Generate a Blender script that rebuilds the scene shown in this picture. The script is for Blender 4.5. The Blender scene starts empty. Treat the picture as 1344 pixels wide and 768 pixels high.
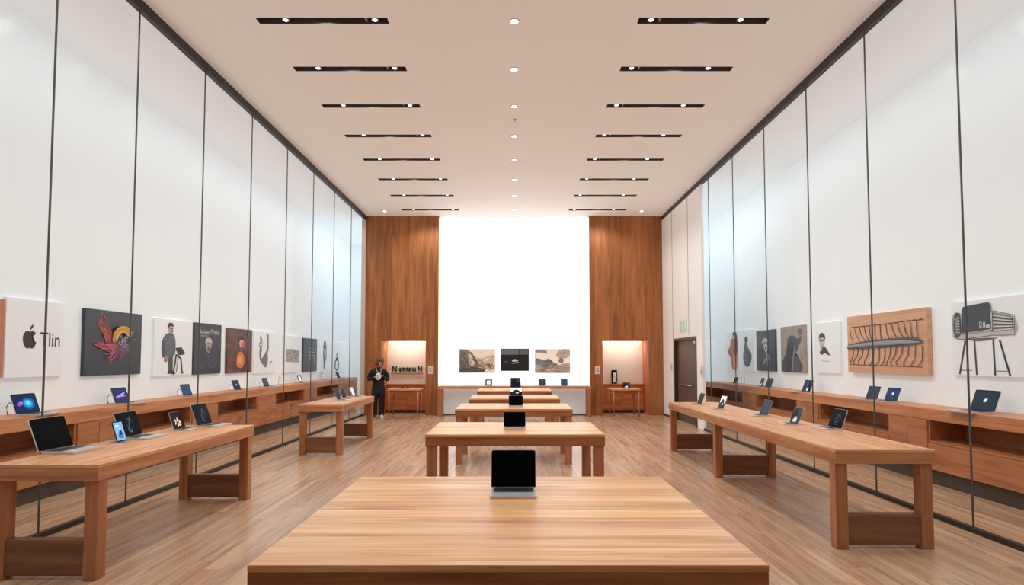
import bpy, bmesh, math, random
from mathutils import Vector, Matrix
random.seed(7)
R = math.radians
scene = bpy.context.scene
C = scene.collection
EYE = 1.75          # eye height
T = 0.91            # table height
CEIL = 6.16
YB = 18.79          # back wall
GX = 4.62           # glass partition
WX = 6.35           # gallery wall
CX = 5.80           # wall counter front
CT = 1.045          # wall counter height

# ------------------------------------------------------------------ measuring helpers (survey of the place)
F_, TH_, PX_ = 800.0, R(2.7), 675.0
PY_ = 470 - F_*math.tan(TH_)
def _ray(px, py):
    a = (px-PX_)/F_; b = -(py-PY_)/F_
    c, s = math.cos(TH_), math.sin(TH_)
    return (a, c-b*s, s+b*c)
def onz(px, py, z):
    d = _ray(px, py); t = (z-EYE)/d[2]; return d[0]*t, d[1]*t
def onx(px, py, x):
    d = _ray(px, py); t = x/d[0]; return d[1]*t, EYE+d[2]*t
def ony(px, py, y):
    d = _ray(px, py); t = y/d[1]; return d[0]*t, EYE+d[2]*t

# ------------------------------------------------------------------ materials
def srgb(r, g, b):
    f = lambda c: (c/255/12.92) if c/255 <= .04045 else ((c/255+.055)/1.055)**2.4
    return (f(r), f(g), f(b), 1)
MATS = {}; KEEP = set()
def mat(name, col, rough=.5, metal=0, emit=0, emit_col=None, spec=.5, noise=0, nscale=40):
    if name in MATS: return MATS[name]
    m = bpy.data.materials.new(name); m.use_nodes = True
    nt = m.node_tree; b = nt.nodes['Principled BSDF']
    b.inputs['Base Color'].default_value = col
    b.inputs['Roughness'].default_value = rough
    b.inputs['Metallic'].default_value = metal
    b.inputs['Specular IOR Level'].default_value = spec
    if emit:
        b.inputs['Emission Color'].default_value = emit_col or col
        b.inputs['Emission Strength'].default_value = emit
    if noise:
        n = nt.nodes.new('ShaderNodeTexNoise'); n.inputs['Scale'].default_value = nscale; n.inputs['Detail'].default_value = 4
        tc = nt.nodes.new('ShaderNodeTexCoord'); nt.links.new(tc.outputs['Object'], n.inputs['Vector'])
        mx = nt.nodes.new('ShaderNodeMix'); mx.data_type = 'RGBA'
        mx.inputs['A'].default_value = [c*(1-noise) for c in col[:3]]+[1]
        mx.inputs['B'].default_value = [min(1, c*(1+noise)) for c in col[:3]]+[1]
        nt.links.new(n.outputs['Fac'], mx.inputs['Factor'])
        nt.links.new(mx.outputs['Result'], b.inputs['Base Color'])
    MATS[name] = m
    return m

def wood(name, dark, mid, light, grain='X', plank=None, length=None, rough=.4, spec=.4, gap=.5, var=.16, gscale=1.0, coat=0):
    m = bpy.data.materials.new(name); m.use_nodes = True
    nt = m.node_tree; N = nt.nodes; L = nt.links; b = N['Principled BSDF']
    def math_(op, a, bb=None):
        n = N.new('ShaderNodeMath'); n.operation = op
        for i, v in enumerate((a, bb)):
            if v is None: continue
            if isinstance(v, (int, float)): n.inputs[i].default_value = v
            else: L.new(v, n.inputs[i])
        return n.outputs[0]
    tc = N.new('ShaderNodeTexCoord'); oi = N.new('ShaderNodeObjectInfo')
    sx = N.new('ShaderNodeSeparateXYZ'); L.new(tc.outputs['Object'], sx.inputs[0])
    x, y, z = sx.outputs
    sn = N.new('ShaderNodeSeparateXYZ'); L.new(tc.outputs['Normal'], sn.inputs[0])
    big = [math_('GREATER_THAN', math_('ABSOLUTE', o_), .6) for o_ in sn.outputs]
    def pick(c, a, bb):
        n = N.new('ShaderNodeMix'); n.data_type = 'FLOAT'; L.new(c, n.inputs['Factor']); L.new(bb, n.inputs['A']); L.new(a, n.inputs['B']); return n.outputs['Result']
    if grain == 'X': al, ac = pick(big[0], y, x), pick(big[2], y, z)
    elif grain == 'Y': al, ac = pick(big[1], x, y), pick(big[2], x, z)
    else: al, ac = pick(big[2], x, z), pick(big[0], y, pick(big[2], y, x))
    ac = math_('ADD', ac, 50.0)
    rnd = math_('MULTIPLY', oi.outputs['Random'], 17.0)
    if plank:
        q = math_('DIVIDE', ac, plank); idp = math_('FLOOR', q); fr = math_('FRACT', q)
        wn0 = N.new('ShaderNodeTexWhiteNoise'); wn0.noise_dimensions = '1D'; L.new(idp, wn0.inputs['W'])
        if length:
            q2 = math_('ADD', math_('DIVIDE', al, length), math_('MULTIPLY', wn0.outputs['Value'], 7.0))
            id2 = math_('FLOOR', q2); fr2 = math_('FRACT', q2)
        else:
            id2 = 0.0; fr2 = None
        wn = N.new('ShaderNodeTexWhiteNoise'); wn.noise_dimensions = '2D'
        cb = N.new('ShaderNodeCombineXYZ'); L.new(idp, cb.inputs[0])
        if length: L.new(id2, cb.inputs[1])
        L.new(rnd, cb.inputs[2]); L.new(cb.outputs[0], wn.inputs['Vector'])
        pid = wn.outputs['Value']
    else:
        pid = None
    v = N.new('ShaderNodeCombineXYZ')
    L.new(math_('MULTIPLY', al, .55*gscale), v.inputs[0]); L.new(math_('MULTIPLY', ac, 7.0*gscale), v.inputs[1])
    zz = math_('MULTIPLY', pid, 31.0) if pid is not None else rnd
    L.new(zz, v.inputs[2])
    n1 = N.new('ShaderNodeTexNoise'); n1.inputs['Scale'].default_value = 1.5; n1.inputs['Detail'].default_value = 5; n1.inputs['Distortion'].default_value = .7
    L.new(v.outputs[0], n1.inputs['Vector'])
    v2 = N.new('ShaderNodeCombineXYZ')
    L.new(math_('MULTIPLY', al, 2.2*gscale), v2.inputs[0]); L.new(math_('MULTIPLY', ac, 75.0*gscale), v2.inputs[1]); L.new(zz, v2.inputs[2])
    n2 = N.new('ShaderNodeTexNoise'); n2.inputs['Scale'].default_value = 1.0; n2.inputs['Detail'].default_value = 3
    L.new(v2.outputs[0], n2.inputs['Vector'])
    fac = math_('ADD', math_('MULTIPLY', n1.outputs['Fac'], .72), math_('MULTIPLY', n2.outputs['Fac'], .28))
    cr = N.new('ShaderNodeValToRGB'); L.new(fac, cr.inputs[0])
    e = cr.color_ramp.elements; e[0].position = .34; e[0].color = dark; e[1].position = .68; e[1].color = light
    k = cr.color_ramp.elements.new(.5); k.color = mid
    col = cr.outputs[0]
    if pid is not None:
        hsv = N.new('ShaderNodeHueSaturation'); L.new(col, hsv.inputs['Color'])
        L.new(math_('ADD', math_('MULTIPLY', pid, 2*var), 1-var), hsv.inputs['Value'])
        col = hsv.outputs[0]
        g = math_('LESS_THAN', math_('MULTIPLY', fr, plank), .004)
        if fr2 is not None:
            g = math_('MAXIMUM', g, math_('LESS_THAN', math_('MULTIPLY', fr2, length), .005))
        mx = N.new('ShaderNodeMix'); mx.data_type = 'RGBA'; L.new(math_('MULTIPLY', g, gap), mx.inputs['Factor'])
        L.new(col, mx.inputs['A']); mx.inputs['B'].default_value = [c*.35 for c in dark[:3]]+[1]
        col = mx.outputs['Result']
    L.new(col, b.inputs['Base Color'])
    b.inputs['Roughness'].default_value = rough; b.inputs['Specular IOR Level'].default_value = spec
    if coat: b.inputs['Coat Weight'].default_value = coat; b.inputs['Coat Roughness'].default_value = .25
    return m

OD, OM, OL = srgb(180, 118, 74), srgb(214, 154, 106), srgb(234, 184, 136)
oak_top = wood('oak tabletop', srgb(190,128,78), srgb(222,168,116), srgb(244,204,156), 'X', plank=.17, rough=.36, var=.13, gap=.35)
oak_x = wood('oak cross grain', OD, OM, OL, 'X', plank=.19, rough=.4, var=.1, gap=.3)
oak_y = wood('oak long grain', OD, OM, OL, 'Y', plank=.16, rough=.4, var=.1, gap=.3)
oak_shade = wood('oak shaded apron', srgb(128,76,44), srgb(156,98,60), srgb(176,116,74), 'X', rough=.45)  # oak darkened so the colour carries the shade on table fronts
oak_shade_y = wood('oak shaded long apron', srgb(156,98,60), srgb(186,126,84), srgb(204,146,102), 'Y', rough=.45)  # long-grain apron oak, shade put into the colour more mildly
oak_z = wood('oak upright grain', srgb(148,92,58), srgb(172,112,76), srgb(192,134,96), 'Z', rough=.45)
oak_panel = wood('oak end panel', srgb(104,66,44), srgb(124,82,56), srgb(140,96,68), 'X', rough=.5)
shelf_wood = wood('cherry counter', srgb(180,114,72), srgb(204,138,94), srgb(220,160,116), 'Y', rough=.45)
shelf_in = wood('cherry cabinet', srgb(156,98,62), srgb(180,118,78), srgb(196,138,98), 'Y', rough=.5)
wall_wood = wood('walnut wall panelling', srgb(138,83,44), srgb(166,104,58), srgb(186,124,76), 'Z', plank=.42, rough=.5, var=.13, gap=.45, gscale=.8)
niche_wood = wood('niche wood', srgb(176,104,58), srgb(198,124,74), srgb(212,142,90), 'Z', rough=.5)
niche_front = wood('niche front wood', srgb(158,90,48), srgb(182,108,62), srgb(196,126,78), 'X', rough=.5)
floor_m = wood('oak floor', srgb(158,121,94), srgb(187,151,122), srgb(206,175,149), 'Y', plank=.145, length=2.1, rough=.27, spec=.5, var=.1, gap=.35)
white_wall = mat('white gallery wall', srgb(228,235,238), .6, emit=.16, emit_col=srgb(234,240,244))  # faint emission added as ambient fill; the wall is no lamp
ceil_m = mat('warm white ceiling', srgb(234,229,223), .7, emit=.15, emit_col=srgb(236,234,228))  # emission put in for soft overhead fill light
white_panel = mat('white wall panel', srgb(232,231,228), .35, emit=.12)  # plain panel given a weak glow to brighten it
dark_metal = mat('dark bronze metal', srgb(52,46,43), .45, .3)
mull_m = mat('dark gasket', srgb(84,84,84), .5)
alu = mat('silver aluminium', srgb(214,214,216), .34, .55)
steel = mat('brushed steel', srgb(190,190,192), .3, .9)
blackglass = mat('black screen glass', srgb(8,9,13), .3, spec=.03)
keys_m = mat('black keycaps', srgb(30,31,36), .5)
padm = mat('trackpad grey', srgb(196,196,198), .4, .3)
plate_m = mat('white switch plate', srgb(230,222,208), .4)
led = mat('spot lens', srgb(255,250,240), .4, emit=4)
led_c = mat('downlight lens', srgb(255,248,236), .4, emit=6)
plinth_m = mat('dark plinth', srgb(72,60,52), .6)
cable_m = mat('grey cable', srgb(120,122,126), .5)

def glass_material():
    m = bpy.data.materials.new('clear partition glass'); m.use_nodes = True
    nt = m.node_tree; N = nt.nodes; L = nt.links
    for n in list(N): N.remove(n)
    out = N.new('ShaderNodeOutputMaterial'); tr = N.new('ShaderNodeBsdfTransparent'); gl = N.new('ShaderNodeBsdfGlossy')
    tr.inputs[0].default_value = (.965, .975, .97, 1); gl.inputs['Roughness'].default_value = .015
    gl.inputs['Color'].default_value = (.9, .93, .95, 1)
    lw = N.new('ShaderNodeLayerWeight'); lw.inputs['Blend'].default_value = .5
    pw = N.new('ShaderNodeMath'); pw.operation = 'POWER'; L.new(lw.outputs['Facing'], pw.inputs[0]); pw.inputs[1].default_value = 7.0
    ml = N.new('ShaderNodeMath'); ml.operation = 'MULTIPLY_ADD'; L.new(pw.outputs[0], ml.inputs[0]); ml.inputs[1].default_value = .42; ml.inputs[2].default_value = .003
    mx = N.new('ShaderNodeMixShader'); L.new(ml.outputs[0], mx.inputs[0]); L.new(tr.outputs[0], mx.inputs[1]); L.new(gl.outputs[0], mx.inputs[2])
    L.new(mx.outputs[0], out.inputs[0])
    return m
glass = glass_material()

def noise_mat(name, cols, scale=5, detail=6, distort=1.0, rough=.6, stretch=(1,1,1), wave=False):
    m = bpy.data.materials.new(name); m.use_nodes = True
    nt = m.node_tree; N = nt.nodes; L = nt.links; b = N['Principled BSDF']
    tc = N.new('ShaderNodeTexCoord'); mp = N.new('ShaderNodeMapping'); mp.inputs['Scale'].default_value = stretch
    L.new(tc.outputs['Object'], mp.inputs[0])
    n = N.new('ShaderNodeTexNoise'); n.inputs['Scale'].default_value = scale; n.inputs['Detail'].default_value = detail
    n.inputs['Distortion'].default_value = distort; L.new(mp.outputs[0], n.inputs['Vector'])
    cr = N.new('ShaderNodeValToRGB'); L.new(n.outputs['Fac'], cr.inputs[0])
    els = cr.color_ramp.elements
    for i, c in enumerate(cols):
        p = .3+.4*i/(len(cols)-1)
        if i == 0: els[0].position = p; els[0].color = c
        elif i == len(cols)-1: els[-1].position = p; els[-1].color = c
        else:
            k = els.new(p); k.color = c
    L.new(cr.outputs[0], b.inputs['Base Color']); b.inputs['Roughness'].default_value = rough
    return m

# ------------------------------------------------------------------ geometry helpers
def box(bm, a, b, mi=0):
    x0, x1 = sorted((a[0], b[0])); y0, y1 = sorted((a[1], b[1])); z0, z1 = sorted((a[2], b[2]))
    v = [bm.verts.new(p) for p in ((x0,y0,z0),(x1,y0,z0),(x1,y1,z0),(x0,y1,z0),(x0,y0,z1),(x1,y0,z1),(x1,y1,z1),(x0,y1,z1))]
    fs = []
    for f in ((0,3,2,1),(4,5,6,7),(0,1,5,4),(1,2,6,5),(2,3,7,6),(3,0,4,7)):
        k = bm.faces.new([v[i] for i in f]); k.material_index = mi; fs.append(k)
    return fs
def quad(bm, pts, mi=0):
    f = bm.faces.new([bm.verts.new(p) for p in pts]); f.material_index = mi; return f
def frame_to(d):
    d = Vector(d).normalized()
    u = d.cross(Vector((0,0,1)))
    if u.length < 1e-4: u = Vector((1,0,0))
    u.normalize(); return u, d.cross(u).normalized()
def tube(bm, pts, rad, n=10, mi=0, cap=True):
    pts = [Vector(p) for p in pts]
    rings = []
    for i, p in enumerate(pts):
        d = (pts[min(i+1, len(pts)-1)]-pts[max(i-1, 0)])
        u, w = frame_to(d)
        r = rad[i] if isinstance(rad, (list, tuple)) else rad
        if not isinstance(r, (list, tuple)): r = (r, r)
        rings.append([bm.verts.new(p+u*math.cos(2*math.pi*k/n)*r[0]+w*math.sin(2*math.pi*k/n)*r[1]) for k in range(n)])
    for i in range(len(rings)-1):
        for k in range(n):
            f = bm.faces.new((rings[i][k], rings[i][(k+1)%n], rings[i+1][(k+1)%n], rings[i+1][k])); f.material_index = mi; f.smooth = True
    if cap:
        for r_ in (rings[0][::-1], rings[-1]):
            f = bm.faces.new(r_); f.material_index = mi
def loft(bm, secs, n=20, mi=0):
    """stack of ellipses (cx,cy,z,rx,ry)"""
    rings = [[bm.verts.new((cx+rx*math.cos(2*math.pi*k/n), cy+ry*math.sin(2*math.pi*k/n), z)) for k in range(n)] for cx, cy, z, rx, ry in secs]
    for i in range(len(rings)-1):
        for k in range(n):
            f = bm.faces.new((rings[i][k], rings[i][(k+1)%n], rings[i+1][(k+1)%n], rings[i+1][k])); f.smooth = True; f.material_index = mi
    bm.faces.new(rings[0][::-1]); bm.faces.new(rings[-1])
def ball(bm, c, r, mi=0, u=16, v=10, rot=None):
    M = Matrix.Translation(c)
    if rot is not None: M = M @ rot
    M = M @ Matrix.Diagonal((*r, 1))
    res = bmesh.ops.create_uvsphere(bm, u_segments=u, v_segments=v, radius=1, matrix=M)
    for vv in res['verts']:
        for f in vv.link_faces: f.smooth = True; f.material_index = mi
def disc(bm, c, r, z, n=20, mi=0, flip=True):
    vs = [bm.verts.new((c[0]+r*math.cos(2*math.pi*k/n), c[1]+r*math.sin(2*math.pi*k/n), z)) for k in range(n)]
    f = bm.faces.new(vs[::-1] if flip else vs); f.material_index = mi
def obj(name, bm, mats, parent=None, loc=None, bevel=0, smooth=False):
    me = bpy.data.meshes.new(name)
    bmesh.ops.recalc_face_normals(bm, faces=bm.faces[:]) if id(bm) not in KEEP else KEEP.discard(id(bm))
    bm.to_mesh(me); bm.free()
    o = bpy.data.objects.new(name, me); C.objects.link(o)
    for m in (mats if isinstance(mats, (list, tuple)) else [mats]): me.materials.append(m)
    if parent: o.parent = parent
    if loc: o.location = loc
    if bevel:
        md = o.modifiers.new('bevel', 'BEVEL'); md.width = bevel; md.segments = 2; md.limit_method = 'ANGLE'
    return o
def B(): return bmesh.new()
def bx(name, a, b, m, parent=None, bevel=0):
    bm = B(); box(bm, a, b); return obj(name, bm, m, parent, bevel=bevel)
def tag(o, label, cat, group=None):
    o['label'] = label; o['category'] = cat
    if group: o['group'] = group
    return o
def thing(name, label, cat, loc=(0,0,0), rz=0, group=None):
    o = bpy.data.objects.new(name, None); C.objects.link(o)
    o.location = loc; o.rotation_euler = (0,0,rz); o.empty_display_size = .1
    return tag(o, label, cat, group)
def struct(o): o['kind'] = 'structure'; return o
def dup(root, loc, rz, label, group=None, scale=None):
    r = root.copy(); C.objects.link(r); r.location = loc; r.rotation_euler = (0,0,rz); r['label'] = label
    if group: r['group'] = group
    if scale: r.scale = (scale,)*3
    for ch in list(root.children):
        c = ch.copy(); C.objects.link(c); c.parent = r
        for g in list(ch.children):
            d = g.copy(); C.objects.link(d); d.parent = c
    return r
def baked(o):
    """apply modifiers"""
    dg = bpy.context.evaluated_depsgraph_get()
    me = bpy.data.meshes.new_from_object(o.evaluated_get(dg))
    o.modifiers.clear(); o.data = me
    return o
def remeshed(o, voxel, smooth=2):
    m = o.modifiers.new('r', 'REMESH'); m.mode = 'VOXEL'; m.voxel_size = voxel; m.use_smooth_shade = True
    if smooth:
        s = o.modifiers.new('s', 'SMOOTH'); s.iterations = smooth; s.factor = .5
    mats = list(o.data.materials)
    baked(o)
    o.data.materials.clear()
    for k in mats: o.data.materials.append(k)
    for p in o.data.polygons: p.use_smooth = True
    return o

# flat artwork ------------------------------------------------------
def ell(cx, cy, rx, ry, n=22, a0=0, a1=360, rot=0):
    c, s = math.cos(R(rot)), math.sin(R(rot)); out = []
    m = n if a1-a0 >= 360 else n+1
    for k in range(m):
        t = R(a0+(a1-a0)*k/n); x, y = rx*math.cos(t), ry*math.sin(t)
        out.append((cx+x*c-y*s, cy+x*s+y*c))
    return out
def smooth_pts(p, closed=True, sub=5):
    out = []; n = len(p)
    for i in range(n if closed else n-1):
        g = (lambda k: p[k % n]) if closed else (lambda k: p[max(0, min(n-1, k))])
        a, b, c, d = g(i-1), g(i), g(i+1), g(i+2)
        for s in range(sub):
            t = s/sub
            out.append(tuple(.5*(2*b[j]+(c[j]-a[j])*t+(2*a[j]-5*b[j]+4*c[j]-d[j])*t*t+(3*b[j]-a[j]-3*c[j]+d[j])*t**3) for j in (0,1)))
    if not closed: out.append(p[-1])
    return out
def stroke(pts, w, closed=False, taper=False):
    n = len(pts); L_, R_ = [], []
    for i, p in enumerate(pts):
        a = pts[max(i-1, 0)]; b = pts[min(i+1, n-1)]
        dx, dy = b[0]-a[0], b[1]-a[1]; l = math.hypot(dx, dy) or 1
        k = w/2*(1-(i/(n-1))*.85 if taper else 1)
        L_.append((p[0]-dy/l*k, p[1]+dx/l*k)); R_.append((p[0]+dy/l*k, p[1]-dx/l*k))
    return ('strip', L_, R_)
def art(bm, shapes, to3d, mats, step=.0012, base=.002, clip=False):
    """shapes: list of (material, polygon or strip); each lies a hair above the one before"""
    cl = (lambda p: (min(.992, max(.008, p[0])), min(.992, max(.008, p[1])))) if clip else (lambda p: p)
    for i, (m, s) in enumerate(shapes):
        if clip: s = ('strip', [cl(p) for p in s[1]], [cl(p) for p in s[2]]) if s[0] == 'strip' else [cl(p) for p in s]
        if m not in mats: mats.append(m)
        mi = mats.index(m); d = base+step*i*.35
        if s and s[0] == 'strip':
            l, r = s[1], s[2]
            a = [bm.verts.new(to3d(*p, d)) for p in l]; b = [bm.verts.new(to3d(*p, d)) for p in r]
            for k in range(len(a)-1):
                f = bm.faces.new((a[k], b[k], b[k+1], a[k+1])); f.material_index = mi
        else:
            f = bm.faces.new([bm.verts.new(to3d(*p, d)) for p in s]); f.material_index = mi
            bmesh.ops.triangulate(bm, faces=[f])
def ink(r, g, b, rough=.55, emit=0): return mat(f'ink {r} {g} {b} {emit}', srgb(r,g,b), rough, emit=emit)
def text_bm(body, size, depth=0.0, bold=0.0):
    cu = bpy.data.curves.new('t', 'FONT'); cu.body = body; cu.size = size; cu.align_x = 'LEFT'; cu.extrude = depth; cu.offset = bold
    o = bpy.data.objects.new('t', cu); C.objects.link(o)
    dg = bpy.context.evaluated_depsgraph_get(); dg.update()
    me = bpy.data.meshes.new_from_object(o.evaluated_get(dg))
    bpy.data.objects.remove(o); bpy.data.curves.remove(cu)
    return me

# ------------------------------------------------------------------ room shell
o = bx('floor', (-6.6, -2.5, -.1), (6.6, 23.6, 0), floor_m); struct(o)
SLOT_Y = [7.78, 9.11, 10.48, 11.92, 13.37, 14.87, 16.36, 17.97]
xs = [-6.6, -4.62, -3.36, -1.65, 1.62, 3.32, 4.62, 6.6]
ys = [-2.5]
for y in SLOT_Y: ys += [y-.075, y+.075]
ys.append(23.6)
bm = B(); KEEP.add(id(bm))
for i in range(len(xs)-1):
    for j in range(len(ys)-1):
        if i in (2, 4) and j % 2 == 1: continue
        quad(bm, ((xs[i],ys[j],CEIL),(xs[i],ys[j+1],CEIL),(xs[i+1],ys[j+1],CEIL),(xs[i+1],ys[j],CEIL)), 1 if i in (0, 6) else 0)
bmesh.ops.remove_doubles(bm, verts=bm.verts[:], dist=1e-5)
struct(obj('ceiling', bm, [ceil_m, mat('white gallery ceiling', srgb(238,240,242), .6, emit=.2, emit_col=srgb(232,240,246))]))  # gallery strip of the ceiling also given an added glow
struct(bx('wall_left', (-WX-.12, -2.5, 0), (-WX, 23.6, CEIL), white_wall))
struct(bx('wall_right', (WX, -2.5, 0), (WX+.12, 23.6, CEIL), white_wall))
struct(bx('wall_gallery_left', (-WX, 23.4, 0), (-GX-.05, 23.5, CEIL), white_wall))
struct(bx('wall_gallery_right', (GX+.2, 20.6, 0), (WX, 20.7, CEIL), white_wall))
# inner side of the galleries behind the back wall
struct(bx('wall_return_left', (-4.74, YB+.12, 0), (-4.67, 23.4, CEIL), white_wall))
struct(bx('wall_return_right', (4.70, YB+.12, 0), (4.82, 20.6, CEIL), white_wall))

struct(bx('wall_front_blocker', (-6.6, -2.62, 0), (6.6, -2.5, CEIL), mat('dark light blocker', srgb(96,84,76), .6)))  # added unseen dark wall keeps light from behind the camera off table fronts
# back wall: two timber bays with niches, white lower wall between
def bay(side, x0, x1, n0, n1, ntop):
    bm = B(); th = .12
    box(bm, (x0, YB, 0), (n0, YB+th, CEIL)); box(bm, (n1, YB, 0), (x1, YB+th, CEIL)); box(bm, (n0, YB, ntop), (n1, YB+th, CEIL))
    w = obj('wall_back_'+side, bm, wall_wood); struct(w)
    D = 1.0
    bm = B()
    box(bm, (n0-.04, YB+th, 0), (n0, YB+D, ntop+.04)); box(bm, (n1, YB+th, 0), (n1+.04, YB+D, ntop+.04)); box(bm, (n0, YB+th, ntop), (n1, YB+D, ntop+.04))
    obj('niche_lining', bm, niche_wood, w)
    bx('niche_back', (n0, YB+D-.03, 0), (n1, YB+D, ntop), mat('niche white panel', srgb(240,232,222), .6), w)
    bx('light_strip', (n0+.05, YB+D-.10, ntop-.03), (n1-.05, YB+D-.05, ntop-.005), mat('warm strip light', srgb(255,236,208), .5, emit=3), w)
    lt = bpy.data.lights.new('niche_lamp', 'AREA'); lt.shape = 'RECTANGLE'; lt.size = n1-n0-.1; lt.size_y = .12; lt.energy = 6; lt.color = (1, .93, .84)
    lo = bpy.data.objects.new('niche_lamp', lt); C.objects.link(lo); lo.location = ((n0+n1)/2, YB+.55, ntop-.05); lo.rotation_euler = (R(25), 0, 0)
    # built-in cabinet
    cab = thing('niche_cabinet', f'low built-in wood cabinet inside the {side} wall niche', 'cabinet', ((n0+n1)/2, YB+.75, 0))
    hw = (n1-n0)/2-.005; cy = .22
    bx('cabinet_body', (-hw, 0, .09), (hw, cy-.005, .88), niche_front, cab)
    bx('cabinet_top', (-hw, -.03, .88), (hw, cy-.005, .915), niche_front, cab, .003)
    bx('plinth', (-hw, .05, 0), (hw, cy-.005, .09), plinth_m, cab)
    bx('drawer_front', (-hw+.01, -.018, .60), (hw-.01, 0, .865), niche_front, cab, .003)
    for s in (-1, 1):
        d = bx('door', (s*.005, -.018, .10), (s*(hw-.01), 0, .59), niche_front, cab, .003)
    return w
bay('left', -4.66, -2.345, -4.11, -2.73, 2.285)
bay('right', 2.325, 4.60, 2.72, 4.15, 2.285)
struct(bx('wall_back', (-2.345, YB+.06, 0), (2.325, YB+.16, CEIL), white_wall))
struct(bx('baseboard_back', (-2.3, YB+.045, 0), (2.3, YB+.06, .03), plinth_m))
lb = thing('light_panel', 'tall glowing white light panel filling the middle of the back wall', 'light panel', (0, YB+.05, .93))
bx('diffuser', (-2.30, -.03, 0), (2.28, 0, CEIL-.93-.05), mat('luminous fabric', srgb(246,249,255), .8, emit=.93, emit_col=srgb(246,249,255)), lb)
bx('edge_light', (-2.34, -.02, -.9), (-2.305, 0, CEIL-.93-.05), mat('warm edge light', srgb(255,240,215), .8, emit=1.2), lb)
bx('edge_light', (2.285, -.02, -.9), (2.32, 0, CEIL-.93-.05), MATS['warm edge light'], lb)

# glass partitions -------------------------------------------------
ML = [2.75, 4.38, 6.0, 7.33, 8.93, 10.57, 12.24, 13.87, 15.49, 17.12, 18.72]
MR = [3.0, 4.6, 6.22, 7.86, 9.47, 11.11, 12.74, 14.35, 14.86]
k = 0
for sx, M in ((-1, ML), (1, MR)):
    X = sx*GX
    M = [-2.4, -.6, 1.1]+M
    for i in range(len(M)-1):
        k += 1
        bm = B(); quad(bm, ((X, M[i]+.008, .05), (X, M[i+1]-.008, .05), (X, M[i+1]-.008, CEIL-.13), (X, M[i]+.008, CEIL-.13)))
        w = obj(f'window_{k}', bm, glass); struct(w)
        bx('mullion', (X-.008, M[i]-.006, .05), (X+.008, M[i]+.006, CEIL-.13), mull_m, w)
    e = M[-1]
    struct(bx(f'trim_{1 if sx<0 else 2}', (X-.035, -2.4, CEIL-.13), (X+.035, YB if sx<0 else YB, CEIL), dark_metal))
    struct(bx(f'trim_{3 if sx<0 else 4}', (X-.03, -2.4, 0), (X+.03, e, .05), dark_metal))
# white post between the last pane and the timber bay, left
struct(bx('trim_5', (-4.72, 18.70, 0), (-4.60, YB, CEIL-.13), mat('beige post', srgb(214,200,186), .5)))

# solid white wall with the service door, right
D0, D1, DH = 15.35, 17.50, 2.30
bm = B(); X0, X1 = GX-.03, GX+.03
box(bm, (X0, 14.86, 0), (X1, D0, CEIL-.13)); box(bm, (X0, D1, 0), (X1, YB, CEIL-.13)); box(bm, (X0, D0, DH), (X1, D1, CEIL-.13))
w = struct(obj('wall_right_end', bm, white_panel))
struct(bx('trim_6', (X0-.006, 16.0, DH+.06), (X0, 16.012, CEIL-.13), mull_m))
struct(bx('trim_7', (X0-.006, 17.6, 0), (X0, 17.612, CEIL-.13), mull_m))
struct(bx('baseboard_right', (X0-.012, 17.56, 0), (X0, YB-.01, .06), plinth_m))
brown = mat('dark brown door paint', srgb(92,78,72), .45)
d = thing('door_1', 'x', 'x', (X0, D0, 0)); 
for kk in ('label','category'): del d[kk]
struct(d)
bm = B()
box(bm, (-.015, 0, 0), (.16, .07, DH)); box(bm, (-.015, D1-D0-.07, 0), (.16, D1-D0, DH)); box(bm, (-.015, .07, DH-.07), (.16, D1-D0-.07, DH))
obj('door_frame', bm, mat('dark door frame', srgb(64,54,50), .45), d)
mid = .52
bx('door_leaf', (.08, .07, .01), (.125, mid-.004, DH-.07), brown, d, .003)
lf = bx('door_leaf', (.08, mid+.004, .01), (.125, D1-D0-.07, DH-.07), brown, d, .003)
bm = B(); tube(bm, ((.035, mid+.05, 1.02), (.035, D1-D0-.35, 1.02)), .018, 10)
box(bm, (.03, mid+.05, .99), (.08, mid+.10, 1.05)); box(bm, (.03, D1-D0-.40, .99), (.08, D1-D0-.35, 1.05))
obj('push_bar', bm, steel, lf)
bx('door_light_patch', (.04, .12, DH-.17), (.085, .42, DH-.11), mat('white light patch', srgb(236,232,226), .4), d)  # white block stands in for the light at the door's upper corner

# door sign and small wall plates
sg = thing('door_sign', 'small pale green exit sign with a white figure above the brown door', 'sign', (X0, 16.5, 2.46))
bx('sign_panel', (-.02, -.33, 0), (-.002, .33, .30), mat('pale green sign', srgb(176,208,190), .4, emit=.15), sg, .003)
bm = B(); shp = [(ink(240,248,244), ell(.0, .235, .035, .03)), (ink(240,248,244), stroke([(-.02,.2),(.03,.12),(-.06,.05)], .05)), (ink(240,248,244), stroke([(.0,.13),(.1,.06),(.12,.03)], .045)),
   (ink(240,248,244), stroke([(-.1,.16),(0,.19),(.1,.14)], .035)), (ink(240,248,244), [(-.28,.04),(-.18,.04),(-.18,.26),(-.28,.26)])]
ms = []; art(bm, shp, lambda u, v, dd: (-.021-dd, u, v), ms); obj('sign_figure', bm, ms, sg)
def plate(px, py, where, label):
    if where == 'back':
        x, z = ony(px, py, YB); t = thing('switch_plate', label, 'switch', (x, YB, z))
        bx('plate', (-.075, -.014, -.12), (.075, -.001, .12), plate_m, t, .004)
        bx('rocker', (-.035, -.022, -.06), (.035, -.014, .0), mat('rocker grey', srgb(180,170,158), .4), t, .002)
        bx('rocker', (-.035, -.022, .015), (.035, -.014, .07), MATS['rocker grey'], t, .002)
    else:
        y, z = onx(px, py, X0); t = thing('switch_plate', label, 'switch', (X0, y, z))
        bx('plate', (-.014, -.11, -.14), (-.001, .11, .14), plate_m, t, .004)
        bx('rocker', (-.022, -.05, -.05), (-.014, .05, .05), mat('rocker grey', srgb(180,170,158), .4), t, .002)
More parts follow.
